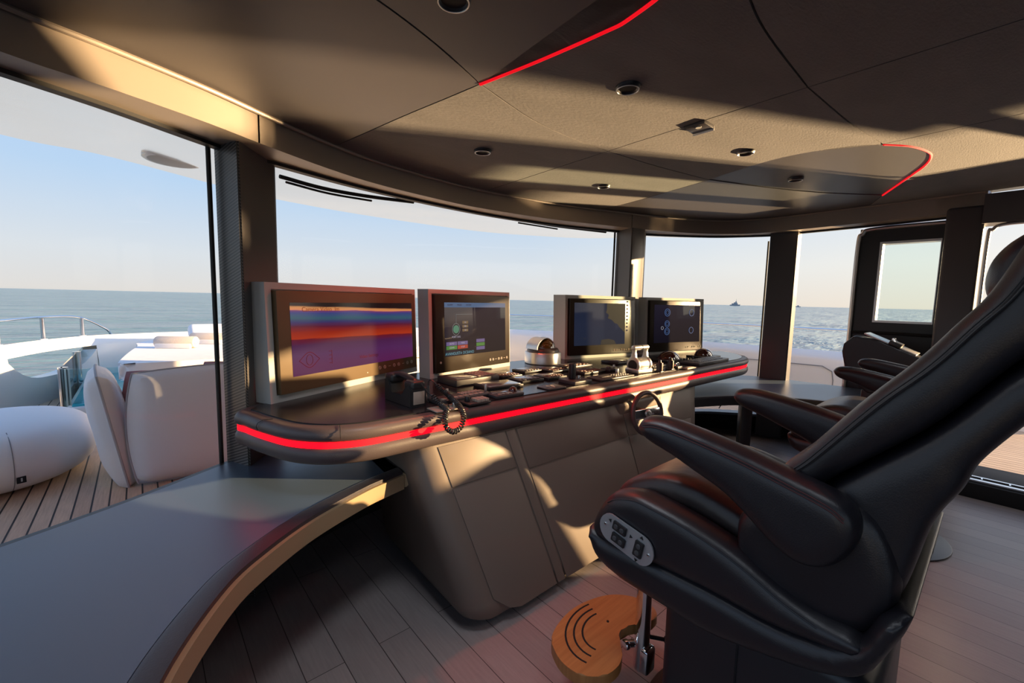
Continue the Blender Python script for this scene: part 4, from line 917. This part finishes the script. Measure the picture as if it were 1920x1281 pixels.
for nm, lb, cat, x, y, sx, sy, kd in specs:
    t = device(nm, lb, cat, x, y, sx, sy, .016, 0, M_['plastic'], group='square desk instruments')
    if kd == 's': scr(t, -.01, .01, sx*.66, sy*.55, .017); keys(t, -sx*.4, sx*.4, -sy*.44, -sy*.28, 5, 1, .016, M_['graphite'])
    else: keys(t, -sx*.40, sx*.42, -sy*.42, sy*.05, 6, 2, .016, M_['keybrown'] if 'M_' in globals() and 'keybrown' in M_ else M_['key'], .3, .004); scr(t, 0, sy*.25, sx*.7, sy*.3, .017)
t = device('switch_card', 'thin flat square plate with white printed symbols at the desk edge', 'switch plate', .328, .085, .12, .085, .007, 0, M_['graphite'])
for k, (x, y) in enumerate(((-.015, .012), (.012, .008), (-.003, -.014))):
    bm = BM(); tube(bm, [(x+.009*math.cos(a), y+.009*math.sin(a), .008) for a in [i*math.pi/6 for i in range(12)]], .001, 5, closed=True); tube(bm, [(x-.005, y, .008), (x+.005, y, .008)], .001, 5); obj('symbol', bm, M_['whiteink'], t)
t = device('control_lever', 'upright black block lever on a dark square base near the desk edge', 'lever', .525, .105, .135, .115, .020, R(0), M_['graphite'])
bm = BM(); box(bm, (-.012, .012, .060), (.034, .030, .085), bev=.008, seg=3); obj('lever', bm, M_['plastic'], t); kn(t, .018, -.01, .008, .018, .02, M_['alu'])
t = device('autopilot_panel', 'long flat bronze-edged panel with small knob and rows of keys at the desk edge', 'control panel', .815, .090, .30, .105, .010, R(-1), M_['graphite']); scr(t, -.05, .015, .09, .05, .011, M_['graphite']); keys(t, .0, .13, -.03, .02, 6, 3, .010, M_['graphite']); kn(t, .095, .03, .010, .028, .010, M_['alu'])
t = device('alarm_button_box', 'small black box with a red mushroom button', 'button box', .985, .225, .09, .07, .02, 0, M_['plastic']); kn(t, -.01, 0, .016, .012, .02, M_['maroon'], 'red_button'); kn(t, .03, -.01, .007, .02, .02, M_['alu'])
# twin throttle
t = thing('engine_throttle', 'large satin silver twin throttle with a horizontal grip', 'throttle', (1.105, .098, DZ), R(-6))
bm = BM(); box(bm, (0, 0, .015), (.14, .10, .03), bev=.008, seg=3); obj('base', bm, M_['alu'], t)
bm = BM(); cyl(bm, (.005, 0, .048), .043, .085, 'X', n=32, bev=.004); obj('drum', bm, M_['alu'], t)
for x, nm in ((-.048, 'port'), (.058, 'stbd')):
    bm = BM(); cyl(bm, (x, 0, .048), .047, .022, 'X', n=32, bev=.004); V = [(-.026, .075), (-.014, .10), (-.010, .125), (-.012, .150), (.014, .150), (.012, .125), (.018, .10), (.032, .075)]
    a = [bm.verts.new((x-.010, y, z)) for y, z in V]; b2 = [bm.verts.new((x+.010, y, z)) for y, z in V]
    for i in range(len(a)): bm.faces.new((a[i], a[(i+1) % len(a)], b2[(i+1) % len(a)], b2[i]))
    bm.faces.new(a[::-1]); bm.faces.new(b2); o = obj('lever_arm', bm, M_['alu'], t); soft(o, .0028, 4)
bm = BM(); cyl(bm, (-.0605, 0, .048), .031, .004, 'X', n=32); obj('bore', bm, M_['dark'], t)
bm = BM(); cyl(bm, (.005, 0, .152), .0155, .135, 'X', n=24, bev=.004); obj('grip', bm, M_['alu'], t)
bm = BM(); cyl(bm, (.012, 0, .152), .0162, .006, 'X', n=24); obj('grip_ring', bm, M_['dark'], t)
for x, y, lb in ((1.225, .03, 'small upright black knob with a pale tip, nearest the silver throttle'), (1.385, .045, 'small upright black knob, farther from the throttle toward the keyboard')):
    t = device('rotary_selector', lb, 'rotary selector', x, y, .045, .045, .008, 0, M_['plastic'], group='pair of upright knobs'); bm = BM(); lathe(bm, [(.018, .006), (.018, .05), (.010, .062), (.008, .075), (.003, .078)], n=20); obj('knob', bm, M_['plastic'], t)
    bm = BM(); box(bm, (.0, -.0175, .035), (.012, .004, .05), bev=.0015); obj('pointer', bm, M_['key'], t)
for x, y, r, lb in ((1.80, .285, .105, 'dark red glossy dome between the throttle and the keyboard'), (2.235, .225, .095, 'dark red glossy dome at the right end behind the keyboard')):
    t = device('domed_unit', lb, 'dome', x, y, .25, .15, .014, R(-6), M_['plastic'], group='dark red domes'); bm = BM(); lathe(bm, [(r, .010), (r*.97, .022), (r*.80, .045), (r*.5, .062), (r*.2, .070), (.001, .0715)], n=36)
    for v in bm.verts: v.co.y *= .62
    obj('dome', bm, M_['maroon'], t)
t = device('keyboard', 'dark keyboard with grey keys at the right end of the desk', 'keyboard', 1.94, .075, .50, .14, .020, R(1), M_['graphite']); keys(t, -.20, .20, -.05, .05, 12, 4, .020, M_['greykey'] if 'greykey' in M_ else M_['graphite'], .2)
for k in range(5): kn(t, -.20+.045*k, .085, .008, .03, -.0, M_['plastic'], 'toggle')
t = device('card_tray', 'small pale flat tray at the desk edge between knob and keyboard', 'tray', 1.53, -.005, .12, .045, .008, 0, M_['bronze']); scr(t, 0, 0, .09, .03, .009, M_['key'])
t = device('pager_clip', 'little black clip standing on the desk right of the second knob', 'clip', 1.445, .035, .06, .05, .020, 0, M_['plastic'])
bm = BM(); tube(bm, spline([(-.02, 0, .02), (-.01, 0, .035), (.02, 0, .038), (.035, 0, .02)], 5), .003, 8); obj('arc', bm, M_['chrome'], t)
# compass
t = thing('compass', 'silver round compass with an amber glass dome, between the two pairs of monitors', 'compass', (.885, .700, DZ))
bm = BM(); lathe(bm, [(.118, 0), (.122, .004), (.122, .072), (.118, .078), (.10, .080)], n=56); obj('base', bm, M_['alu'], t)
bm = BM(); lathe(bm, [(.108, .078), (.108, .090), (.098, .104), (.085, .108)], n=48); obj('collar', bm, M_['graphite'], t)
bm = BM(); lathe(bm, [(.084*math.cos(a), .100+.078*math.sin(a)) for a in [i*math.pi/2/10*.98 for i in range(11)]], n=40); obj('dome', bm, M_['amber'], t)
bm = BM(); q = [(-.095*math.cos(a)-.018, .02, .10+.075*math.sin(a)) for a in [i*math.pi/2/8 for i in range(9)]]
strip(bm, [Vector((p[0], -.055, p[2])) for p in q], [Vector((p[0]*.95, .055, p[2])) for p in q], (.008, 0, 0)); obj('hood', bm, M_['alu'], t)

# ================================================================ outside: fore deck, bulwark, sea
DK = -.05
BT = resample(spline([(-3.0, -3.0, .60), (-2.95, 0, .60), (-2.85, 2.0, .60), (-2.62, 4.0, .60), (-2.28, 5.4, .60), (-1.95, 6.1, .60), (-1.45, 6.55, .60), (-.3, 6.75, .60), (1.2, 6.75, .60), (2.6, 6.35, .60), (3.7, 5.75, .60), (4.55, 5.0, .60), (5.2, 3.5, .60), (5.65, 1.5, .60), (5.85, .3, .60), (5.95, -.6, .60), (5.98, -1.7, .60)], 8), 220)
def inset_open(P, d):
    o = []
    for i, p in enumerate(P):
        t_ = (P[min(i+1, len(P)-1)]-P[max(i-1, 0)]).normalized(); o.append(Vector((p.x + t_.y*d, p.y - t_.x*d, p.z)))
    return o
def at_z(P, z): return [Vector((p.x, p.y, z)) for p in P]
bm = BM(); prism(bm, [(p.x, p.y) for p in inset_open(BT, .1)] , DK-.06, DK); bmesh.ops.triangulate(bm, faces=[f for f in bm.faces if len(f.verts) > 4])
o = obj('fore_deck', bm, M_['teak'], smooth=False); struct(o)
bw = struct(thing('bulwark', None, None))
prof = [(.22, DK), (.21, .30), (.19, .50), (.15, .56), (.04, .615), (0, .60), (-.02, .40), (-.10, -1.4)]
rr = [[p for p in at_z(inset_open(BT, d), z)] for d, z in prof]
# the port side carries a fairlead opening; build the skin in panels
i0, i1 = 77, 90
bm = BM(); vv = [[bm.verts.new(p) for p in r_] for r_ in rr]
for i in range(len(BT)-1):
    for j in range(len(prof)-1):
        if i0 <= i < i1 and j in (0, 1, 5, 6): continue
        bm.faces.new((vv[j][i], vv[j+1][i], vv[j+1][i+1], vv[j][i+1]))
obj('shell', bm, M_['white'], bw)
def lerp_ring(i, f):   # inner wall point at height fraction f of .0-.50
    z = DK + f*(.50-DK); d = .22 - .03*f; p = inset_open(BT, d)[i]; return Vector((p.x, p.y, z))
bm = BM(); n_ = i1-i0
for i in range(n_):
    def lo(k):
        u_ = k/n_; return .50 + .42*(abs(u_*2-1)**3 if u_ > 0 else 1)
    for (fa, fb) in (((0, 0), (lo(i), lo(i+1))),):
        a = [lerp_ring(i0+i, 0), lerp_ring(i0+i, lo(i)), lerp_ring(i0+i+1, lo(i+1)), lerp_ring(i0+i+1, 0)]
        bm.faces.new([bm.verts.new(p) for p in a])
    # sill of the opening, sloping outboard
    pa, pb = lerp_ring(i0+i, lo(i)), lerp_ring(i0+i+1, lo(i+1)); oa, ob = inset_open(BT, -.01)[i0+i], inset_open(BT, -.01)[i0+i+1]
    bm.faces.new([bm.verts.new(p) for p in (pa, Vector((oa.x, oa.y, pa.z-.02)), Vector((ob.x, ob.y, pb.z-.02)), pb)])
    bm.faces.new([bm.verts.new(p) for p in (Vector((oa.x, oa.y, pa.z-.02)), Vector((oa.x-.1, oa.y, -1.4)), Vector((ob.x-.1, ob.y, -1.4)), Vector((ob.x, ob.y, pb.z-.02)))])
obj('opening_sill', bm, M_['white'], bw)
p = inset_open(BT, .214)[73]; bm = BM(); q_ = inset_open(BT, .1)[73]-p; cyl(bm, (p.x, p.y, .29), .085, .02, (q_.x, q_.y, 0), n=28, bev=.004); o = obj('round_vent', bm, M_['lid'], bw)
# hatch outline on the starboard wall
I4 = inset_open(BT, .212)
bm = BM(); k0 = min(range(len(I4)), key=lambda i: abs(I4[i].y-1.0)+(9 if I4[i].x < 3 else 0)); k1 = min(range(len(I4)), key=lambda i: abs(I4[i].y-.10)+(9 if I4[i].x < 3 else 0))
pts = [Vector((I4[k].x, I4[k].y, .42)) for k in range(k0-6, k1)] + [Vector((I4[k1].x, I4[k1].y, .36)), Vector((I4[k1].x, I4[k1].y-.02, .24)), Vector((I4[k1].x, I4[k1].y-.02, -.03))]
tube(bm, pts, .006, 6); obj('hatch_outline', bm, M_['seamgrey'], bw)
# port rail
def rail(name, label, pts, posts, r=.022):
    t = thing(name, label, 'handrail', tuple(pts[0]), 0); O = Vector(pts[0])
    bm = BM(); tube(bm, [p-O for p in spline(pts, 6)], r, 12, flat=.6); obj('top_rail', bm, M_['chrome'], t)
    for (x, y, z0, z1) in posts:
        bm = BM(); tube(bm, [Vector((x, y, z0))-O, Vector((x, y, z1))-O], .020, 12); obj('post', bm, M_['chrome'], t)
        bm = BM(); cyl(bm, Vector((x, y, z0+.01))-O, .034, .02, n=16); obj('post_foot', bm, M_['white'], t)
    return t
rail('deck_rail', 'curved polished handrail on the port bulwark, beyond the pouf', [(-2.90, 3.2, .84), (-2.62, 4.4, .85), (-2.32, 5.3, .86), (-2.02, 6.1, .87), (-1.74, 6.4, .85), (-1.52, 6.55, .70), (-1.46, 6.58, .61)],
     [(-2.62, 4.2, .6, .85), (-2.27, 5.42, .6, .86), (-2.02, 6.02, .6, .86), (-1.72, 6.40, .6, .84)])
rail('deck_rail', 'long straight rail along the starboard bulwark, seen through the right windows', [(3.2, 6.15, .90), (4.0, 5.55, .90), (4.62, 4.9, .90), (5.22, 3.5, .90), (5.60, 2.0, .90), (5.85, .6, .90), (5.97, -.5, .90), (6.0, -1.3, .90)],
     [(4.35, 5.22, .6, .9), (5.28, 3.2, .6, .9)], .024)
# brim of the deck above
BE = resample(spline([(-3.2, -3.0, 0), (-3.1, 0, 0), (-2.6, 2.2, 0), (-1.78, 2.86, 0), (-1.29, 2.95, 0), (-.64, 3.31, 0), (-.04, 3.57, 0), (.98, 3.70, 0), (2.5, 3.62, 0), (3.4, 3.25, 0), (3.97, 2.88, 0), (4.44, 2.17, 0), (4.85, 1.75, 0), (5.1, 1.2, 0), (4.9, .8, 0), (4.4, .4, 0), (3.6, -.2, 0), (3.4, -1.0, 0), (3.4, -1.2, 0)], 8), NR)
bm = BM(); A_ = Zp(Gr, zh, .03); B_ = [Vector((p.x, p.y, 2.15)) for p in BE]
M1 = [a.lerp(b, .5)+Vector((0, 0, .03)) for a, b in zip(A_, B_)]
v = [[bm.verts.new(p) for p in r_] for r_ in (A_, M1, B_, [p+Vector((0, 0, .10)) for p in B_], [a+Vector((0, 0, .5)) for a in A_])]
for r1_, r2_ in zip(v, v[1:]):
    for i in range(NR-1): bm.faces.new((r1_[i], r1_[i+1], r2_[i+1], r2_[i]))
struct(obj('trim_roof_brim', bm, M_['brim']))
sp = thing('ceiling_speaker', 'round flush disc fitting on the underside of the outer roof brim', 'speaker', (-.955, 2.28, 2.045), 0)
bm = BM(); lathe(bm, [(.155, .03), (.155, -.004), (.145, -.010)], n=40); obj('rim', bm, M_['alu'], sp)
bm = BM(); lathe(bm, [(.143, -.005), (.13, -.010), (.01, -.011)], n=40); obj('grille', bm, M_['lid'], sp)
for pts, lb in (([(-.62, 1.04, 1.77), (-.40, 1.10, 1.765), (-.15, 1.12, 1.77), (.15, 1.14, 1.79)], 'black wiper arm at the top left of the big front window'), ([(1.0, 1.13, 1.80), (1.4, 1.10, 1.80), (1.92, 1.00, 1.805)], 'black wiper arm at the top right of the big front window')):
    t = thing('window_wiper', lb, 'wiper', pts[0], 0, 'window wipers'); O = Vector(pts[0])
    bm = BM(); tube(bm, [p-O for p in spline(pts, 5)], .010, 8); obj('arm', bm, M_['black'], t)
    bm = BM(); tube(bm, [p-O+Vector((.03, .015, -.018)) for p in spline(pts[:-1], 5)], .006, 6); obj('blade', bm, M_['black'], t)

# pool with its glass screens
pool = thing('plunge_pool', 'small turquoise pool behind curved glass screens on the fore deck', 'pool', (-1.4, 5.4, DK), 0)
bm = BM(); box(bm, (-.01, .15, .075), (.62, 2.5, .15), bev=.02); obj('rim', bm, M_['white'], pool)
bm = BM(); box(bm, (-.01, .15, .158), (.54, 2.40, .02), bev=.004); obj('water', bm, M_['pool'], pool)
bm = BM(); P_ = spline([(-.36, 1.4, 0), (-.36, .3, 0), (-.36, -.78, 0), (-.33, -.93, 0), (-.22, -1.0, 0), (-.08, -1.02, 0), (.38, -1.05, 0)], 6)
strip(bm, [Vector((p.x, p.y, .02)) for p in P_], [Vector((p.x, p.y, .50)) for p in P_], (.012, .012, 0)); obj('glass_screen', bm, M_['glass2'], pool)
for x, y, h in ((-.345, -.80, .50), (.33, -1.04, .50), (-.345, .45, .52)):
    bm = BM(); cyl(bm, (x, y, h/2), .038, h, n=20); obj('screen_post', bm, M_['chrome'], pool)
# sun bed with towels
sb = thing('sun_bed', 'wide off-white sun bed with thick rounded mattress, beside the pool', 'sun bed', (.9, 4.75, DK), 0)
bm = BM(); box(bm, (.05, 0, .24), (3.9, 2.1, .48), bev=.03, seg=3); obj('base', bm, M_['white'], sb)
bm = BM(); P_ = [(-2.2, -1.02), (-2.05, -1.17), (2.05, -1.17), (2.2, -1.02), (1.9, 1.2), (.0, 1.45), (-1.9, 1.2)]
P_ = [(v.x, v.y) for v in spline([(a, b, 0) for a, b in [(-2.22, -.98), (-2.17, -1.12), (-2.02, -1.17), (-1.0, -1.17), (1.0, -1.17), (2.02, -1.17), (2.2, -1.0), (2.1, .3), (1.9, 1.2), (.0, 1.42), (-1.9, 1.2), (-2.1, .3)]], 5, closed=True)]
prism(bm, P_, .485, .625, bev=.055, seg=5); bmesh.ops.triangulate(bm, faces=[f for f in bm.faces if len(f.verts) > 4]); obj('mattress', bm, M_['fabric'], sb)
bm = BM(); box(bm, (-.95, .70, .70), (1.3, .42, .16), bev=.06, seg=4, tilt=R(24)); obj('bolster', bm, M_['fabric'], sb)
for k, (x, y) in enumerate(((-.86, 4.75), (-.52, 5.10))):
    t = thing('rolled_towel', ('rolled beige towel on the sun bed, left of two', 'rolled beige towel on the sun bed, right of two next to the window pillar')[k], 'towel', (x, y, .577), R(-32), 'rolled towels on the sun bed')
    bm = BM(); cyl(bm, (0, 0, .072), .072, .40, 'X', n=28, bev=.015)
    for v_ in bm.verts: v_.co.z = .066 + (v_.co.z-.072)*.9
    obj('roll', bm, M_['towel'], t)
    bm = BM(); sp_ = [(.201, (.062-.0033*i)*math.cos(i*.5), .066+(.056-.0030*i)*math.sin(i*.5)) for i in range(17)]; tube(bm, sp_, .0035, 6); obj('roll_end', bm, M_['towel'], t)
    bm = BM(); box(bm, (0, -.066, .026), (.36, .03, .055), bev=.010, seg=3); obj('pale_band', bm, M_['fabric'], t)
# sofa seen from behind, its two big cushions, rose pillows, and the pouf
def pillow(name, w_, h_, d_, m, parent, M=None, pipe=True, sup=4.2, n=22):
    bm = BM(); vs = {}
    for side in (1, -1):
        for i in range(n+1):
            for j in range(n+1):
                a, b = i/n*2-1, j/n*2-1
                # squircle mapping keeps rounded corners
                x = a*math.sqrt(max(0, 1-.14*b*b)) ; y = b*math.sqrt(max(0, 1-.14*a*a)); x /= math.sqrt(.70)**0; 
                e_ = max(abs(a), abs(b)); hgt = (1-e_**sup)**.5 if e_ < 1 else 0
                key = (i, j, side if e_ < .9999 else 0)
                if key not in vs: vs[key] = bm.verts.new((x*w_/2, side*hgt*d_/2*(1+.04*math.sin(7*x+3*y)), y*h_/2))
        for i in range(n):
            for j in range(n):
                q = []
                for (ii, jj) in ((i, j), (i+1, j), (i+1, j+1), (i, j+1)):
                    e_ = max(abs(ii/n*2-1), abs(jj/n*2-1)); q.append(vs[(ii, jj, side if e_ < .9999 else 0)])
                bm.faces.new(q if side > 0 else q[::-1])
    if M is not None: bmesh.ops.transform(bm, matrix=M, verts=bm.verts)
    o = obj(name, bm, m, parent)
    if pipe:
        P_ = []
        for k in range(4*n):
            s_, r_ = divmod(k, n); u_ = r_/n*2-1; a, b = ((u_, -1), (1, u_), (-u_, 1), (-1, -u_))[s_]
            P_.append(Vector((a*math.sqrt(1-.14*b*b)*w_/2, 0, b*math.sqrt(1-.14*a*a)*h_/2)))
        if M is not None: P_ = [M @ p for p in P_]
        bm = BM(); tube(bm, P_, .007, 6, closed=True); obj('piping', bm, M_['piping'], o)
    return o
sofa = thing('garden_sofa', 'low off-white outdoor sofa seen from behind, with large piped back cushions', 'sofa', (-.70, 2.55, DK), 0)
bm = BM(); box(bm, (.15, .12, .17), (1.1, .60, .22), bev=.05, seg=4); obj('seat', bm, M_['fabric'], sofa)
for sx in (-.3, .6): 
    bm = BM(); box(bm, (sx, .1, .03), (.06, .5, .06), bev=.01); obj('foot', bm, M_['dark'], sofa)
pillow('back_cushion', 1.16, .76, .20, M_['fabric'], sofa, Matrix.Translation((.02, -.30, .375)) @ Matrix.Rotation(R(-4), 4, 'X'))
pillow('side_cushion', .62, .80, .20, M_['fabric'], sofa, Matrix.Translation((-.635, -.02, .36)) @ Matrix.Rotation(R(93), 4, 'Z') @ Matrix.Rotation(R(-9), 4, 'X'), sup=2.4)
for k, (x, y, z, rz, lb) in enumerate(((-1.08, 2.50, .475, 10, 'dusty rose cushion peeking over the sofa back, left'), (-.66, 2.52, .50, -8, 'dusty rose cushion peeking over the sofa back, next to the pillar'))):
    t = thing('rose_cushion', lb, 'cushion', (x, y, z), R(rz), 'rose cushions on the sofa'); pillow('cover', .40, .36, .13, M_['rose'], t, Matrix.Rotation(R(-16), 4, 'X') @ Matrix.Rotation(R(8), 4, 'Y'), pipe=False, n=14)
pf = thing('pouf', 'big round white pouf with a small black tag, on the teak deck', 'pouf', (-1.91, 2.93, DK), R(0))
bm = BM(); rings = []
PR = [(.0, .02), (.25, .012), (.38, .03), (.47, .09), (.515, .18), (.52, .27), (.50, .35), (.455, .42), (.38, .462), (.26, .485), (.10, .492), (0.001, .493)]
lathe(bm, [(r, z) for r, z in [(v.x, v.y) for v in spline([(a, b, 0) for a, b in PR], 3)]], n=56)
for v_ in bm.verts: v_.co.x *= .92; v_.co.y *= 1.12; v_.co.z *= .84
o = obj('body', bm, M_['poufw'], pf)
bm = BM(); P_ = []
for r, z in [(v.x, v.y) for v in spline([(a, b, 0) for a, b in PR[1:9]], 3)]:
    a = R(-71); P_.append(Vector((r*math.cos(a)*.92*1.001, r*math.sin(a)*1.12*1.001, z*.84)))
tube(bm, P_, .0022, 5); obj('seam', bm, M_['seamgrey'], pf)
a = R(-68); bm = BM(); box(bm, (.512*math.cos(a)*.92, .512*math.sin(a)*1.12, .125), (.038, .010, .038), rz=R(18)); tg = obj('tag', bm, M_['black'], pf)
bm = BM(); box(bm, (.519*math.cos(a)*.92, .519*math.sin(a)*1.12, .127), (.007, .006, .02), rz=R(12)); obj('tag_mark', bm, M_['whiteink'], tg)

# the sea, left open towards the low sun, and two far ships
SL = -7.0
bm = BM(); c0 = bm.verts.new((0, 0, SL)); ringv = []
for i in range(73):
    az = R(-78 + 176*i/72); ringv.append(bm.verts.new((40000*math.sin(az), 40000*math.cos(az), SL)))
for i in range(72): bm.faces.new((c0, ringv[i+1], ringv[i]))
o = obj('sea', bm, M_['sea'], smooth=False); struct(o)
def ship(label, az, dist, L_, kind):
    a = R(az); t = thing('ship', label, 'ship', (-1.166+dist*math.sin(a), -1.32+dist*math.cos(a), SL), -a, 'ships on the horizon')
    bm = BM(); V = [(-L_/2, 0), (-L_/2-L_*.02, L_*.12), (L_/2+L_*.05, L_*.16), (L_/2, 0)]
    A2 = [bm.verts.new((x, -L_*.06, z)) for x, z in V]; B2 = [bm.verts.new((x, L_*.06, z)) for x, z in V]
    for i in range(4): bm.faces.new((A2[i], A2[(i+1) % 4], B2[(i+1) % 4], B2[i]))
    bm.faces.new(A2); bm.faces.new(B2[::-1]); obj('hull', bm, M_['farship'], t, False)
    bm = BM()
    if kind:
        box(bm, (-.02*L_, 0, L_*.20), (L_*.62, L_*.08, L_*.14)); box(bm, (.05*L_, 0, L_*.32), (L_*.34, L_*.07, L_*.14)); box(bm, (.10*L_, 0, L_*.45), (L_*.12, L_*.05, L_*.16))
    else: box(bm, (.10*L_, 0, L_*.24), (L_*.28, L_*.08, L_*.22)); box(bm, (-.2*L_, 0, L_*.18), (L_*.2, L_*.07, L_*.06))
    obj('superstructure', bm, M_['farship'], t, False)
    if kind: bm = BM(); tube(bm, [(.12*L_, 0, L_*.5), (.12*L_, 0, L_*.78)], L_*.014, 6); obj('mast', bm, M_['farship'], t)
ship('grey naval ship with a tall mast on the horizon', 41.2+27.4, 5200, 95, 1)
ship('small pale cargo ship on the horizon, right of the naval ship', 41.2+33.6, 7000, 70, 0)
# distant coast on the sunny side, mirrored in the monitors
bm = BM(); rnd = random.Random(4); prev_ = None
for i in range(50):
    az = R(128 + 80*i/49); d_ = 9000; h_ = 60 + 520*abs(math.sin(i*.13+.3))*(.6+.4*math.sin(i*.41)) + rnd.random()*40
    p0, p1, p2_ = (d_*math.sin(az), d_*math.cos(az), SL), (1.15*d_*math.sin(az), 1.15*d_*math.cos(az), SL+h_), (1.3*d_*math.sin(az), 1.3*d_*math.cos(az), SL)
    cur = [bm.verts.new(p) for p in (p0, p1, p2_)]
    if prev_:
        for a_, b_ in ((0, 1), (1, 2)): bm.faces.new((prev_[a_], prev_[b_], cur[b_], cur[a_]))
    prev_ = cur
struct(obj('distant_coast', bm, M_['coast'], smooth=False))

bm = BM(); P_ = [(5.05, -2.65), (5.0, -5.6)]
box(bm, (5.1, -4.15, .20), (.22, 3.0, 1.60), bev=.04, seg=3); obj('glint_blocker', bm, M_['white'], bw)  # unseen block added outboard to stop the glint entering the aft openings
